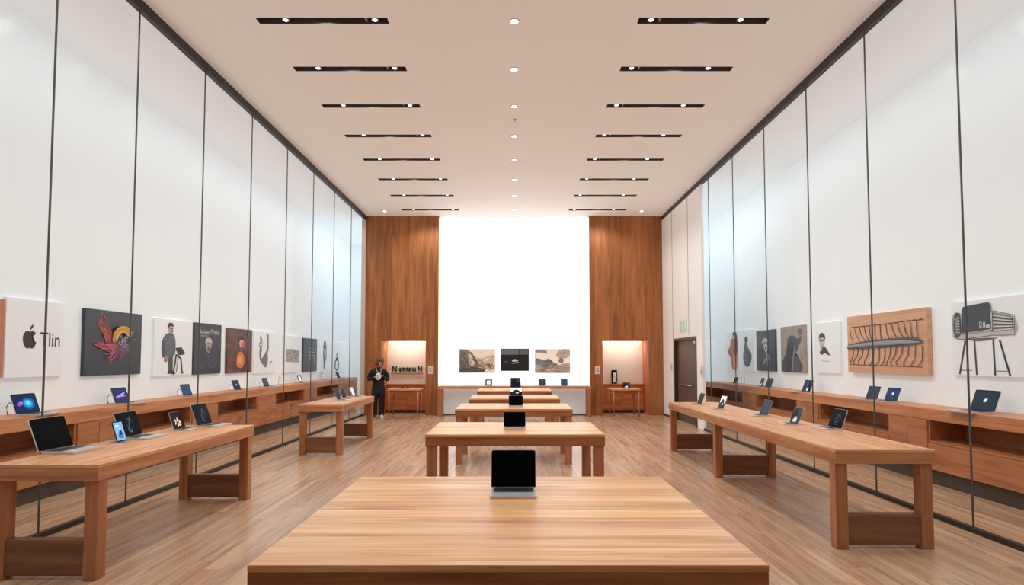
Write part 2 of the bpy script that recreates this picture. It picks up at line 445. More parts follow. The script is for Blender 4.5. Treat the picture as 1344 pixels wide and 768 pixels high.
plate(565, 486, 'back', 'white switch plate on timber wall beside the left niche')
plate(784, 486, 'back', 'cream switch plate on timber wall beside the right niche')
plate(882, 482, 'right', 'narrow switch plate on white wall on the far side of the brown door')
plate(921.5, 488, 'right', 'pale switch plate on white wall on the near side of the brown door')

# ceiling fittings -------------------------------------------------
ORD = ['nearest the camera', 'second from the camera', 'third from the camera', 'fourth from the camera', 'fifth from the camera', 'sixth from the camera', 'seventh from the camera', 'farthest from the camera']
slot_in = mat('dark slot interior', srgb(98,90,88), .6)
def make_slot(label):
    t = thing('ceiling_slot_light', label, 'ceiling light', (0,0,CEIL), group='recessed slot lights')
    hw, hd, h = .855, .075, .12
    bm = B(); KEEP.add(id(bm))
    quad(bm, ((-hw,-hd,h),(-hw,hd,h),(hw,hd,h),(hw,-hd,h)))
    for a, b in (((-hw,-hd),(hw,-hd)),((hw,-hd),(hw,hd)),((hw,hd),(-hw,hd)),((-hw,hd),(-hw,-hd))):
        quad(bm, ((*a,0),(*b,0),(*b,h),(*a,h)))
    obj('housing', bm, slot_in, t)
    for x in (-.49, .68):
        bm = B(); loft(bm, [(x,0,.012,.045,.045),(x,0,.05,.05,.05),(x,0,.119,.03,.03)], 16)
        h_ = obj('spot_head', bm, mat('grey spot body', srgb(150,146,144), .4), t)
        bm = B(); disc(bm, (x,0), .032, .010); obj('lens', bm, led, h_)
    bm = B(); box(bm, (.55,-.06,.02), (.58,.06,.119)); obj('bracket', bm, steel, t)
    box_ = bx('track', (-hw+.01,-.012,.09), (hw-.01,.012,.118), mat('track black', srgb(58,52,50), .5), t)
    return t
slot0 = None
for i, y in enumerate(SLOT_Y):
    for sx, nm in ((-1, 'left'), (1, 'right')):
        lab = f'dark recessed slot light in the {nm} ceiling row, {ORD[i]}'
        x = (-3.36-1.65)/2 if sx < 0 else (1.62+3.32)/2
        if slot0 is None: slot0 = make_slot(lab); t = slot0; t.location = (x, y, CEIL)
        else: t = dup(slot0, (x, y, CEIL), 0 if sx < 0 else R(180), lab)
        if i % 2 == 0 or True:
            lt = bpy.data.lights.new('ceiling_spot', 'SPOT'); lt.energy = 74; lt.spot_size = R(150); lt.spot_blend = .6; lt.shadow_soft_size = .15; lt.color = (1, .97, .93)
            lo = bpy.data.objects.new('ceiling_spot', lt); C.objects.link(lo); lo.location = (x, y, CEIL-.03)
def make_down(label):
    t = thing('downlight', label, 'ceiling light', (0,0,CEIL), group='round downlights')
    bm = B(); loft(bm, [(0,0,-.012,.056,.056),(0,0,-.001,.066,.066)], 24); obj('trim_ring', bm, mat('white ring', srgb(240,236,230), .4), t)
    bm = B(); disc(bm, (0,0), .05, -.013); obj('lens', bm, led_c, t)
    return t
dl0 = None
for i, y in enumerate(SLOT_Y):
    lab = f'round white downlight in the middle ceiling row, {ORD[i]}'
    if dl0 is None: dl0 = make_down(lab); dl0.location = (0, y, CEIL)
    else: dup(dl0, (0, y, CEIL), 0, lab)
dup(dl0, (onz(505,277,CEIL)[0], 18.1, CEIL), 0, 'round white downlight above the left timber wall')
dup(dl0, (onz(842,277,CEIL)[0], 18.1, CEIL), 0, 'round white downlight above the right timber wall')
x, y = onz(676, 157, CEIL)
t = thing('sprinkler', 'tiny sprinkler head on the ceiling between two middle downlights', 'sprinkler', (x, y, CEIL))
bm = B(); loft(bm, [(0,0,-.012,.03,.03),(0,0,-.001,.04,.04)], 16); obj('escutcheon', bm, steel, t)
bm = B(); loft(bm, [(0,0,-.05,.018,.018),(0,0,-.045,.02,.02),(0,0,-.043,.008,.008),(0,0,-.012,.008,.008)], 12); obj('deflector', bm, steel, t)

# ------------------------------------------------------------------ tables
def table(label, x0, x1, y0, y1, frames=None, thick=.13, leg=.11, top_m=oak_top, name='display_table', group=None, legm=None):
    cx, cy = (x0+x1)/2, (y0+y1)/2; hx, hy = (x1-x0)/2, (y1-y0)/2
    t = thing(name, label, 'table', (cx, cy, 0), 0, group)
    bx('tabletop', (-hx,-hy,T-.03), (hx,hy,T), top_m, t, .003)
    bx('apron', (-hx+.001,-hy+.001,T-thick), (hx-.001,hy-.001,T-.0301), oak_shade_y if top_m is oak_y else oak_shade, t, .003)
    legm = legm or oak_z
    rows = [-hy+.012, hy-leg-.012] if frames is None else frames
    for ry in rows:
        if frames is not None: ry = ry-cy
        for s in (-1, 1):
            xa = s*(hx-.012); xb = s*(hx-.012-leg)
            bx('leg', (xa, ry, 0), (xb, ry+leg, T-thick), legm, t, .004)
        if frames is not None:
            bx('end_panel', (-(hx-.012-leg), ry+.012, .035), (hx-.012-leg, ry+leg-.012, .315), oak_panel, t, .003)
    return t
table('large wooden display table in front, its broad top nearest the camera', -1.085, 1.035, 2.516, 4.368, group='tables in the middle row')
table('wooden display table second in the middle row, directly behind the largest one', -.98, 1.0, 6.754, 8.03, group='tables in the middle row')
table('wooden display table third in the middle row', -.98, .965, 10.12, 11.33, group='tables in the middle row')
table('wooden display table fourth in the middle row', -.94, .95, 12.68, 13.96, group='tables in the middle row')
table('wooden display table fifth in the middle row, just before the wall table', -.955, .96, 15.7, 16.97, group='tables in the middle row')
wt = thing('wall_table', 'long wooden wall table under the three pictures at the glowing panel', 'table', (0, 18.5, 0))
bx('tabletop', (-2.28,-.24,T-.085), (2.30,.27,T), oak_x, wt, .004)
for s in (-1, 1): bx('leg', (s*2.17+.01,-.23,0), (s*2.17+s*.115+.01,.26,T-.085), oak_z, wt, .004)
tr = table('long wooden side table with three panelled trestles beside the right glass', 2.94, 3.855, 5.63, 11.68, frames=[5.66, 9.02, 11.54], top_m=oak_y, name='side_table')
tl = table('near wooden side table with panelled trestles beside the left glass', -4.14, -3.27, 4.84, 7.72, frames=[4.87, 7.58], top_m=oak_y, name='side_table')
tf = table('far wooden side table beside the left glass, near the person', -3.90, -3.10, 11.05, 13.55, frames=[11.08, 13.41], top_m=oak_y, name='side_table')

# small desks in front of the niches
def small_desk(label, x0, x1, y0, y1):
    cx, cy = (x0+x1)/2, (y0+y1)/2; hx, hy = (x1-x0)/2, (y1-y0)/2
    t = thing('small_desk', label, 'desk', (cx, cy, 0))
    bm = B()
    pts = [(-hx, hy), (-hx, -hy+.06)]
    for k in range(9):
        u = k/8; pts.append((-hx+.02+u*(2*hx-.04), -hy+.05-.05*math.sin(u*math.pi)))
    pts += [(hx, -hy+.06), (hx, hy)]
    lo_ = [bm.verts.new((p[0], p[1], .825)) for p in pts]; hi = [bm.verts.new((p[0], p[1], .865)) for p in pts]
    bm.faces.new(lo_); bm.faces.new(hi[::-1])
    for k in range(len(pts)): bm.faces.new((lo_[k], lo_[(k+1)%len(pts)], hi[(k+1)%len(pts)], hi[k]))
    obj('desktop', bm, oak_x, t)
    bm = B(); box(bm, (-hx+.06,-hy+.09,.72), (hx-.06,-hy+.11,.825)); box(bm, (-hx+.06,hy-.06,.72), (hx-.06,hy-.04,.825)); box(bm, (-hx+.06,-hy+.11,.72), (-hx+.08,hy-.06,.825)); box(bm, (hx-.08,-hy+.11,.72), (hx-.06,hy-.06,.825))
    obj('apron', bm, niche_front, t)
    for sx in (-1, 1):
        for sy in (-1, 1):
            x, y = sx*(hx-.05), sy*(hy-.08)
            bm = B(); loft(bm, [(x, y, .07, .018, .018), (x-sx*.008, y, .825, .032, .032)], 14); l = obj('leg', bm, oak_z, t)
            bm = B(); loft(bm, [(x, y, 0, .014, .014), (x, y, .07, .018, .018)], 12); obj('foot_tip', bm, steel, l)
    return t
small_desk('small round-fronted wooden desk with thin legs before the left niche', -3.62, -2.70, 17.35, 18.15)
small_desk('small wooden desk with thin legs before the right niche', 2.78, 3.60, 17.35, 18.25)

# ------------------------------------------------------------------ wall counters with cabinets
def counter(sx, y0, y1, units, side):
    f = lambda x: sx*x
    ct = bx('countertop', (f(CX), y0, CT-.16), (f(WX-.002), y1, CT), shelf_wood, bevel=.004)
    tag(ct, f'long wooden countertop running along the {side} wall behind the glass', 'countertop')
    n = 0
    for (a, b, kind, where) in units:
        t = thing('wall_cabinet', f'{kind} wooden cabinet unit under the {side} counter, {where}', 'cabinet', (f(CX), a, 0), group=f'cabinet units under the {side} counter')
        top = CT-.161; g = lambda x: sx*x; w = b-a
        if kind == 'open niche':
            bm = B()
            box(bm, (g(.02),0,.20), (g(.54),.035,top)); box(bm, (g(.02),w-.035,.20), (g(.54),w,top)); box(bm, (g(.50),.035,.20), (g(.54),w-.035,top))
            box(bm, (g(.02),.035,.57), (g(.50),w-.035,.60)); box(bm, (g(.02),.035,.20), (g(.50),w-.035,.23))
            obj('carcass', bm, shelf_in, t)
            h = w/2
            for q in range(2):
                dd = bx('door', (g(0), q*h+.006, .205), (g(.02), (q+1)*h-.006, .565), shelf_in, t, .002)
                yy = h-.06 if q == 0 else h+.06
                bm = B(); tube(bm, ((g(0),yy,.44),(g(-.025),yy,.44),(g(-.025),yy,.52),(g(0),yy,.52)), .005, 8); obj('handle', bm, dark_metal, dd)
        else:
            bx('carcass', (g(.02),0,.20), (g(.54),w,top), shelf_in, t)
            h = w/2
            for q in range(2): bx('door', (g(0), q*h+.005, .205), (g(.02), (q+1)*h-.005, top-.005), shelf_in, t, .002)
        bx('plinth', (g(.05),0,0), (g(.54),w,.20), plinth_m, t)
ordw = ['at the camera end', 'second from the camera end', 'third from the camera end', 'fourth from the camera end', 'fifth from the camera end', 'sixth from the camera end', 'seventh from the camera end', 'eighth from the camera end', 'ninth from the camera end', 'tenth from the camera end']
def seq(bounds):
    out = []
    for i in range(len(bounds)-1):
        out.append((bounds[i], bounds[i+1], 'open niche' if i % 2 == 0 else 'closed door', ordw[i]))
    return out
counter(-1, 5.0, 22.6, seq([5.0, 8.15, 9.0, 11.05, 12.0, 13.85, 14.9, 16.9, 18.0, 20.2, 22.6]), 'left')
counter(1, 5.0, 18.6, seq([5.0, 8.62, 9.5, 11.7, 12.6, 14.7, 15.6, 18.6]), 'right')

# ------------------------------------------------------------------ laptops
LW, LD, LH = .30, .215, .205
def lap_parts(t, lean=20, screen='plain', extra=None, w=LW, lh=LH, base_d=LD, base=True):
    hw = w/2
    if base:
        bm = B(); pts = []
        r = .014
        for cx, cy, a0 in ((hw-r,-base_d+r,270),(hw-r,-r*.3,0),(-hw+r,-r*.3,90),(-hw+r,-base_d+r,180)):
            rr = r if cy < -.05 else r*.3
            for k in range(5): pts.append((cx+rr*math.cos(R(a0+k*22.5)), cy+rr*math.sin(R(a0+k*22.5))))
        lo_ = [bm.verts.new((p[0]*.985, p[1]*.99-.001, 0)) for p in pts]; hi = [bm.verts.new((p[0], p[1], .015)) for p in pts]
        bm.faces.new(lo_[::-1]); bm.faces.new(hi)
        for k in range(len(pts)): bm.faces.new((lo_[k], lo_[(k+1)%len(pts)], hi[(k+1)%len(pts)], hi[k]))
        b = obj('base', bm, alu, t)
        # keyboard: one plate with raised keycaps
        bm = B(); nx, ny = 13, 5; kx0, kx1, ky0, ky1 = -hw*.86, hw*.86, -base_d*.56, -base_d*.10
        grid = [[bm.verts.new((kx0+(kx1-kx0)*i/nx, ky0+(ky1-ky0)*j/ny, .0156)) for i in range(nx+1)] for j in range(ny+1)]
        fs = [bm.faces.new((grid[j][i], grid[j][i+1], grid[j+1][i+1], grid[j+1][i])) for j in range(ny) for i in range(nx)]
        r_ = bmesh.ops.inset_individual(bm, faces=fs, thickness=.0016)
        for f in r_['faces']: f.material_index = 1
        for f in fs:
            f.material_index = 0
            for v in f.verts: v.co.z += .0016
        KEEP.add(id(bm))
        obj('keyboard', bm, [keys_m, padm], t)
        bx('trackpad', (-.05, -base_d*.94, .0148), (.05, -base_d*.62, .0158), padm, t)
        bm = B(); tube(bm, ((-hw*.8, -.001, .012), (hw*.8, -.001, .012)), .006, 10); obj('hinge', bm, mat('dark hinge', srgb(60,60,64), .4), t)
    # lid (leaning back to +y)
    a = R(lean)
    def to3(u, v, d):   # u across, v up the lid, d out of the screen
        return (u, math.sin(a)*v - math.cos(a)*d+.004, .014+math.cos(a)*v + math.sin(a)*d)
    bm = B(); pts = []; r = .012
    for cx, cy, a0 in ((hw-r, lh-r, 0), (-hw+r, lh-r, 90)):
        for k in range(5): pts.append((cx+r*math.cos(R(a0+k*22.5)), cy+r*math.sin(R(a0+k*22.5))))
    pts += [(-hw, 0), (hw, 0)]
    lo_ = [bm.verts.new(to3(p[0], p[1], -.007)) for p in pts]; hi = [bm.verts.new(to3(p[0], p[1], 0)) for p in pts]
    bm.faces.new(lo_); bm.faces.new(hi[::-1])
    for k in range(len(pts)): bm.faces.new((lo_[k], lo_[(k+1)%len(pts)], hi[(k+1)%len(pts)], hi[k]))
    lid = obj('lid', bm, alu, t)
    bm = B(); mats = [blackglass]
    ps = [(p[0]*.988, max(.004, p[1]-.002*(p[1] > .1))) for p in pts]
    f = bm.faces.new([bm.verts.new(to3(*p, .0012)) for p in ps])
    sh = SCREENS[screen](w*.94, lh*.9)
    art(bm, sh, lambda u, v, d: to3(u, v+lh*.05, d), mats, step=.0006, base=.0018)
    obj('screen', bm, mats, lid)
    if extra == 'cable':
        bm = B()
        p = [(-hw*.6, math.sin(a)*lh*.5+.012, .1), (-hw*.65, .12, .125), (-hw*.7, .14, .08), (-hw*.7, .13, .03), (-hw*.7, .12, .003)]
        tube(bm, p, .005, 8); obj('security_cable', bm, cable_m, t)
    if extra == 'kickstand':
        bm = B(); tube(bm, [(-hw*.75, math.sin(a)*lh*.45+.014, .014+math.cos(a)*lh*.45), (-hw*.75, .17, .006)], .006, 8); obj('kickstand', bm, mat('dark stand', srgb(58,58,62), .4), t)
I = ink
def e_(r, g, b): return mat(f'glow {r} {g} {b}', srgb(r,g,b), .35, emit=.6, spec=.03)
def s_plain(w, h): return []
def s_dark(w, h): return [(e_(22,26,38), [(-w/2,0),(w/2,0),(w/2,h),(-w/2,h)])]
def s_blue(w, h): return [(e_(46,68,96), [(-w/2,0),(w/2,0),(w/2,h),(-w/2,h)])]
def s_slate(w, h): return [(e_(44,54,68), [(-w/2,0),(w/2,0),(w/2,h),(-w/2,h)]), (e_(86,98,112), stroke(smooth_pts([(.02*w,.15*h),(.12*w,.4*h),(.05*w,.6*h),(.2*w,.85*h)], False), .012))]
def s_nebula(w, h):
    o_ = [(e_(22,40,70), [(-w/2,0),(w/2,0),(w/2,h),(-w/2,h)]), (e_(24,86,140), ell(.12*w,.5*h,.26*w,.33*h)), (e_(40,140,200), ell(.12*w,.48*h,.17*w,.2*h)), (e_(110,210,240), ell(.1*w,.5*h,.09*w,.1*h)),
          (e_(120,70,190), ell(-.26*w,.5*h,.14*w,.12*h, rot=20)), (e_(190,110,220), ell(-.2*w,.53*h,.06*w,.05*h))]
    for q in range(8):
        t0 = R(20+q*24); o_.append((e_(90,190,230), stroke(smooth_pts([(.1*w,.48*h),(.1*w+.12*w*math.cos(t0),.48*h+.16*h*math.sin(t0)),(.1*w+.26*w*math.cos(t0+.5),.48*h+.26*h*math.sin(t0+.5))], False), .006, taper=True)))
    return o_
def s_swoosh(w, h):
    return [(e_(44,48,84), [(-w/2,0),(w/2,0),(w/2,h),(-w/2,h)]), (e_(150,120,210), smooth_pts([(-.4*w,.35*h),(-.1*w,.52*h),(.35*w,.72*h),(.2*w,.5*h),(.38*w,.42*h),(0,.36*h)])), (e_(190,160,235), stroke([(-.3*w,.4*h),(.3*w,.62*h)], .008))]
def s_ring(w, h):
    return [(e_(9,10,15), [(-w/2,0),(w/2,0),(w/2,h),(-w/2,h)])]+[(e_(48,70,96), stroke(ell(.05*w,.5*h,.16*w,.24*h, 20, 0, 359), .006)), (e_(60,84,110), stroke(smooth_pts([(-.1*w,.2*h),(.02*w,.5*h),(.12*w,.8*h)], False), .01)), (e_(92,108,126), [(-.02*w,.12*h),(.06*w,.12*h),(.06*w,.18*h),(-.02*w,.18*h)])]
def s_dot(w, h): return [(e_(40,52,84), [(-w/2,0),(w/2,0),(w/2,h),(-w/2,h)]), (e_(150,180,230), ell(.03*w,.55*h,.09*w,.12*h)), (e_(240,246,255), ell(.05*w,.58*h,.05*w,.06*h)), (e_(96,120,170), ell(-.06*w,.42*h,.04*w,.04*h))]
def s_logo(w, h): return [(e_(40,48,60), [(-w/2,0),(w/2,0),(w/2,h),(-w/2,h)]), (e_(190,198,206), smooth_pts([(-.06*w,.45*h),(.0,.6*h),(.08*w,.55*h),(.04*w,.42*h)])), (e_(200,206,214), stroke([(-.02*w,.5*h),(.1*w,.6*h)], .006))]
def s_flower(w, h):
    rr = random.Random(3); o_ = [(e_(34,24,28), [(-w/2,0),(w/2,0),(w/2,h),(-w/2,h)])]
    for q in range(22):
        a_ = rr.random()*6.28; d_ = rr.random()*.32
        o_.append((e_(*rr.choice([(200,180,172),(150,120,112),(96,60,60),(226,214,206)])), ell(d_*w*math.cos(a_), .48*h+d_*h*math.sin(a_), .08*w, .05*h, 12, rot=math.degrees(a_))))
    return o_
def s_photo(w, h):
    return [(e_(46,58,70), [(-w/2,0),(w/2,0),(w/2,h),(-w/2,h)]), (e_(26,28,36), smooth_pts([(-.5*w,.55*h),(-.1*w,.95*h),(.2*w,.6*h),(.1*w,.2*h),(-.4*w,.1*h)])), (e_(150,170,184), smooth_pts([(-.3*w,.1*h),(0,.45*h),(.2*w,.3*h),(.1*w,.05*h)])), (e_(206,216,222), ell(.02*w,.2*h,.14*w,.08*h))]
def s_split(w, h): return [(e_(38,52,72), [(-w/2,0),(.0,0),(.0,h),(-w/2,h)]), (e_(26,36,54), [(.02*w,.3*h),(w/2,.3*h),(w/2,h),(.02*w,h)]), (e_(214,222,228), [(.02*w,.02*h),(.2*w,.02*h),(.26*w,.26*h),(.02*w,.26*h)]), (e_(120,140,160), stroke([(-.06*w,.1*h),(.02*w,.9*h)], .008))]
def s_white(w, h): return [(e_(236,238,240), [(-w/2,.42*h),(w/2,.42*h),(w/2,h),(-w/2,h)]), (e_(30,32,40), smooth_pts([(-.48*w,.2*h),(-.1*w,.75*h),(.3*w,.6*h),(.25*w,.2*h),(-.2*w,.02*h)])), (e_(180,186,190), ell(.1*w,.3*h,.14*w,.1*h))]
def s_sky(w, h): return [(e_(112,164,214), [(-w/2,0),(w/2,0),(w/2,h),(-w/2,h)]), (e_(70,110,160), smooth_pts([(-.3*w,.2*h),(0,.55*h),(.3*w,.3*h),(.2*w,.1*h)])), (e_(40,48,66), smooth_pts([(-.05*w,.3*h),(.1*w,.62*h),(.25*w,.35*h)])), (e_(220,170,140), ell(.08*w,.62*h,.09*w,.06*h)), (e_(200,224,240), ell(-.15*w,.8*h,.2*w,.05*h))]
def s_glyph(w, h): return [(e_(40,42,50), [(-w/2,0),(w/2,0),(w/2,h),(-w/2,h)]), (e_(222,222,226), [(-.32*w,.15*h),(-.2*w,.15*h),(-.2*w,.5*h),(.15*w,.5*h),(.15*w,.15*h),(.28*w,.15*h),(.28*w,.85*h),(.15*w,.85*h),(.15*w,.62*h),(-.2*w,.62*h),(-.2*w,.85*h),(-.32*w,.85*h)])]
def s_pale(w, h): return [(e_(186,200,226), [(-w/2,0),(w/2,0),(w/2,h),(-w/2,h)]), (e_(48,54,70), [(-w/2,0),(-.2*w,0),(-.3*w,h),(-w/2,h)])]
SCREENS = dict(plain=s_plain, dark=s_dark, blue=s_blue, slate=s_slate, nebula=s_nebula, swoosh=s_swoosh, ring=s_ring, dot=s_dot, logo=s_logo, flower=s_flower, photo=s_photo, split=s_split, white=s_white, sky=s_sky, glyph=s_glyph, pale=s_pale)
PROTO = {}
def laptop(label, loc, rz, screen='plain', extra=None, scale=1, lean=20, group=None, w=LW, lh=LH, base_d=LD):
    key = (screen, extra, lean, w, lh, base_d)
    if key in PROTO: t = dup(PROTO[key], loc, rz, label, group)
    else:
        t = thing('laptop', label, 'laptop', loc, rz, group); lap_parts(t, lean, screen, extra, w, lh, base_d); PROTO[key] = t
    t.scale = (scale,)*3
    return t
def tablet(label, loc, rz, screen, w=.15, h=.2, lean=18, scale=1, body=None):
    t = thing('tablet', label, 'tablet', loc, rz); a = R(lean)
    def to3(u, v, d): return (u, math.sin(a)*v-math.cos(a)*d, .008+math.cos(a)*v+math.sin(a)*d)
    bm = B(); r = .014; pts = []
    for cx, cy, a0 in ((w/2-r,h-r,0),(-w/2+r,h-r,90),(-w/2+r,r,180),(w/2-r,r,270)):
        for k in range(5): pts.append((cx+r*math.cos(R(a0+k*22.5)), cy+r*math.sin(R(a0+k*22.5))))
    lo_ = [bm.verts.new(to3(*p,-.008)) for p in pts]; hi = [bm.verts.new(to3(*p,0)) for p in pts]
    bm.faces.new(lo_); bm.faces.new(hi[::-1])
    for k in range(len(pts)): bm.faces.new((lo_[k], lo_[(k+1)%len(pts)], hi[(k+1)%len(pts)], hi[k]))
    obj('case', bm, body or mat('dark tablet case', srgb(40,42,48), .4), t)
    bm = B(); mats = [blackglass]; bm.faces.new([bm.verts.new(to3(p[0]*.985, p[1]*.985+.0015, .001)) for p in pts])
    art(bm, SCREENS[screen](w*.9, h*.9), lambda u, v, d: to3(u, v+h*.05, d), mats, step=.0006, base=.0016)
    obj('screen', bm, mats, t)
    bm = B(); box(bm, (-w*.3,-.06,0), (w*.3,.09,.007)); obj('stand_foot', bm, steel, t, bevel=.002)
    bm = B(); tube(bm, ((0,.085,.005),(0,math.sin(a)*h*.55+.012,.008+math.cos(a)*h*.55)), .006, 8); obj('stand_strut', bm, steel, t)
    t.scale = (scale,)*3
    return t
def hinge(side, p0, p1, z):
    """two ends of the hinge line -> (x, ymid, length)"""
    a, b = onz(*p0, z), onz(*p1, z)
    return (a[0]+b[0])/2, (a[1]+b[1])/2, abs(a[1]-b[1])
LEFT, RIGHT = R(90), R(-90)
Z = T+.0005
# middle row
x, y = onz(674, 643, T); laptop('open silver laptop with visible keyboard on the largest table', (x, y, Z), 0, 'plain', None, 1.0, 12, w=.285, lh=.235, base_d=.25)
def mid(px, py, wpx, label, screen, lh=.2):
    x, y = onz(px, py, T); s = wpx*y/800
    return laptop(label, (x, y+.17, Z), 0, screen, None, s/LW, 14)
mid(675.5, 563.5, 29, 'dark-screened laptop on the second table of the middle row', 'plain')
mid(677, 534, 19, 'dark-screened laptop on the third table of the middle row', 'plain')
mid(677.5, 520.5, 15.5, 'laptop with a pale picture on the fourth table of the middle row', 'white')
mid(677, 511.5, 13.5, 'small dark laptop on the fifth table of the middle row', 'dark')
x, _ = ony(676.5, 505, 18.45); laptop('laptop with a dark photo at the middle of the wall table', (x, 18.52, Z), 0, 'photo', None, 1.0, 14, w=.30, lh=.235)
# near left side table
def side(label, sd, p0, p1, screen, extra=None, w=None, xo=0, lean=20, h=None, z=T, **kw):
    x, y, l = hinge(sd, p0, p1, z)
    return laptop(label, (x+xo, y, z+.0005), LEFT if sd < 0 else RIGHT, screen, extra, (w or l)/LW, lean, **kw)
side('large open laptop with black screen at the front of the left side table', -1, (52,597), (97,587.5), 'plain', w=.42, xo=.0, lh=.215)
side('black-screened laptop behind the blue tablet on the left side table', -1, (157,577.5), (186,572), 'ring', w=.36, xo=.02, lh=.225)
x, y, l = hinge(-1, (147,580), (158,578), T)
tablet('tablet showing a blue picture on the near left side table', (x+.10, y-.06, Z), LEFT, 'sky', .15, .205)
side('slim laptop showing a pale floral picture on the left side table', -1, (230,566), (243,562), 'flower', w=.25, xo=.0, lh=.25)
side('dark laptop at the far end of the near left side table', -1, (262,561), (277,557), 'ring', w=.36, xo=.0, lh=.225)
# far left side table
side('dark laptop nearest the camera on the far left side table', -1, (443,526), (448,525), 'dark', w=.28, lh=.25)
side('small dark laptop with white base in the middle of the far left side table', -1, (450,523.5), (455,522.2), 'plain', w=.28)
side('laptop with pale blue screen on the far left side table, nearest the person', -1, (463,521.5), (468,520.3), 'pale', w=.30, xo=-.02)
# right side table
side('dark laptop propped on a kickstand at the camera end of the right side table', 1, (1104,565), (1086,561), 'ring', 'kickstand', w=.31, lh=.225)
side('laptop with a narrow photo screen, second from the camera on the right side table', 1, (1047,558), (1036,556), 'photo', w=.24, lh=.26)
side('slate-screened laptop, third from the camera on the right side table', 1, (1007,547), (996,544.6), 'slate', w=.29, lh=.235)
side('laptop with half white screen, fourth from the camera on the right side table', 1, (949,537.5), (942,536), 'white', w=.25, lh=.26)
side('dark slim laptop at the far end of the right side table', 1, (920,531.5), (915,530.5), 'plain', w=.26, lh=.235)
# left wall counter
def onc(label, sd, p0, p1, screen, extra='cable', w=.33, lean=20, **kw):
    xh = sd*6.03; y0, _ = onx(p0[0], 500, xh); y1, _ = onx(p1[0], 500, xh)
    return laptop(label, (xh, (y0+y1)/2, CT+.0005), LEFT if sd < 0 else RIGHT, screen, extra, w/LW, lean, **kw)
onc('laptop with glowing blue and violet screen on the left wall counter', -1, (22,0), (57,0), 'nebula', w=.38)
onc('laptop with purple swoosh screen on the left wall counter', -1, (152,0), (173,0), 'swoosh', w=.36)
onc('laptop with plain blue screen on the left wall counter', -1, (241,0), (254,0), 'blue', w=.32)
onc('dark laptop on the left wall counter below the dark red painting', -1, (307,0), (318,0), 'logo', w=.32)
onc('grey-blue laptop on the left wall counter below the white sling picture', -1, (346,0), (355,0), 'slate', w=.32)
onc('small laptop with split screen on the left wall counter below the grey picture', -1, (392,0), (399,0), 'glyph', w=.32)
onc('small dark laptop at the far end of the left wall counter', -1, (443,0), (447,0), 'dark', w=.33)
# right wall counter
onc('large slate laptop on the right wall counter under the armchair picture', 1, (1306,0), (1268,0), 'logo', w=.42)
onc('laptop with a bright dot on screen on the right wall counter', 1, (1176,0), (1159,0), 'dot', 'kickstand', w=.33)
onc('laptop with slate screen under the beige board on the right wall counter', 1, (1150,0), (1135,0), 'slate', w=.33)
onc('laptop with split blue screen on the right wall counter', 1, (1064,0), (1050,0), 'split', w=.36)
onc('dark laptop beside a small tablet on the right wall counter', 1, (1011,0), (1004,0), 'slate', w=.33)
xh = 6.0; y, _ = onx(998, 500, xh)
tablet('small dark tablet on the right wall counter below the dark portrait', (xh, y, CT+.0005), RIGHT, 'photo', .16, .2, scale=1.1)
onc('thin laptop seen nearly edge-on at the far end of the right wall counter', 1, (966,0), (962,0), 'plain', w=.26)
# wall table
def wt_item(px, label, screen, w=.2, h=.17):
    x, _ = ony(px, 506, 18.5); return tablet(label, (x, 18.5, Z), 0, screen, w, h, lean=14)
wt_item(641.5, 'tablet with white letter shape on the wall table', 'glyph', .21, .19)
wt_item(711.5, 'dark slate tablet on the wall table under the right landscape', 'slate', .2, .2)
wt_item(740.5, 'blue tablet at the right of the wall table', 'blue', .21, .2)
def stand(label, loc, rz, hs):
    t = thing('display_stand', label, 'stand', loc, rz)
    wm = mat('pale wire', srgb(196,196,196), .4, .4)
    bm = B(); box(bm, (-.16,-.03,0), (.16,.05,.008)); obj('base_plate', bm, mat('clear white base', srgb(226,226,226), .3), t)
    for i, h in enumerate(hs):
        x = -.12+i*.24/max(1, len(hs)-1) if len(hs) > 1 else 0
        bm = B(); tube(bm, smooth3([(x,0,.006),(x+.01,.0,h*.6),(x+.03,-.01,h),(x+.07,-.02,h*.93),(x+.075,-.02,h*.75)]), .006, 8); obj('wire_arm', bm, wm, t)
    return t
def smooth3(p, sub=5):
    out = []
    for i in range(len(p)-1):
        g = lambda k: p[max(0, min(len(p)-1, k))]
        a, b, c, d = g(i-1), g(i), g(i+1), g(i+2)
        for s in range(sub):
            t = s/sub; out.append(tuple(.5*(2*b[j]+(c[j]-a[j])*t+(2*a[j]-5*b[j]+4*c[j]-d[j])*t*t+(3*b[j]-a[j]-3*c[j]+d[j])*t**3) for j in range(3)))
    out.append(p[-1]); return out
x, _ = ony(614, 506, 18.5); stand('pale wire display stand at the left end of the wall table', (x, 18.5, Z), 0, (.2,.17,.2))
y, _ = onx(420, 500, -6.05); stand('wire display stand on the far left counter under the tall figure picture', (-6.05, y, CT+.0005), LEFT, (.17,.24,.26))
y, _ = onx(365.5, 500, -6.05); stand('small wire stand on the left counter beside the grey picture', (-6.05, y, CT+.0005), LEFT, (.22,))
y, _ = onx(975, 500, 6.05); stand('thin wire stand on the far right counter below the dark vase picture', (6.05, y, CT+.0005), RIGHT, (.24,.2))

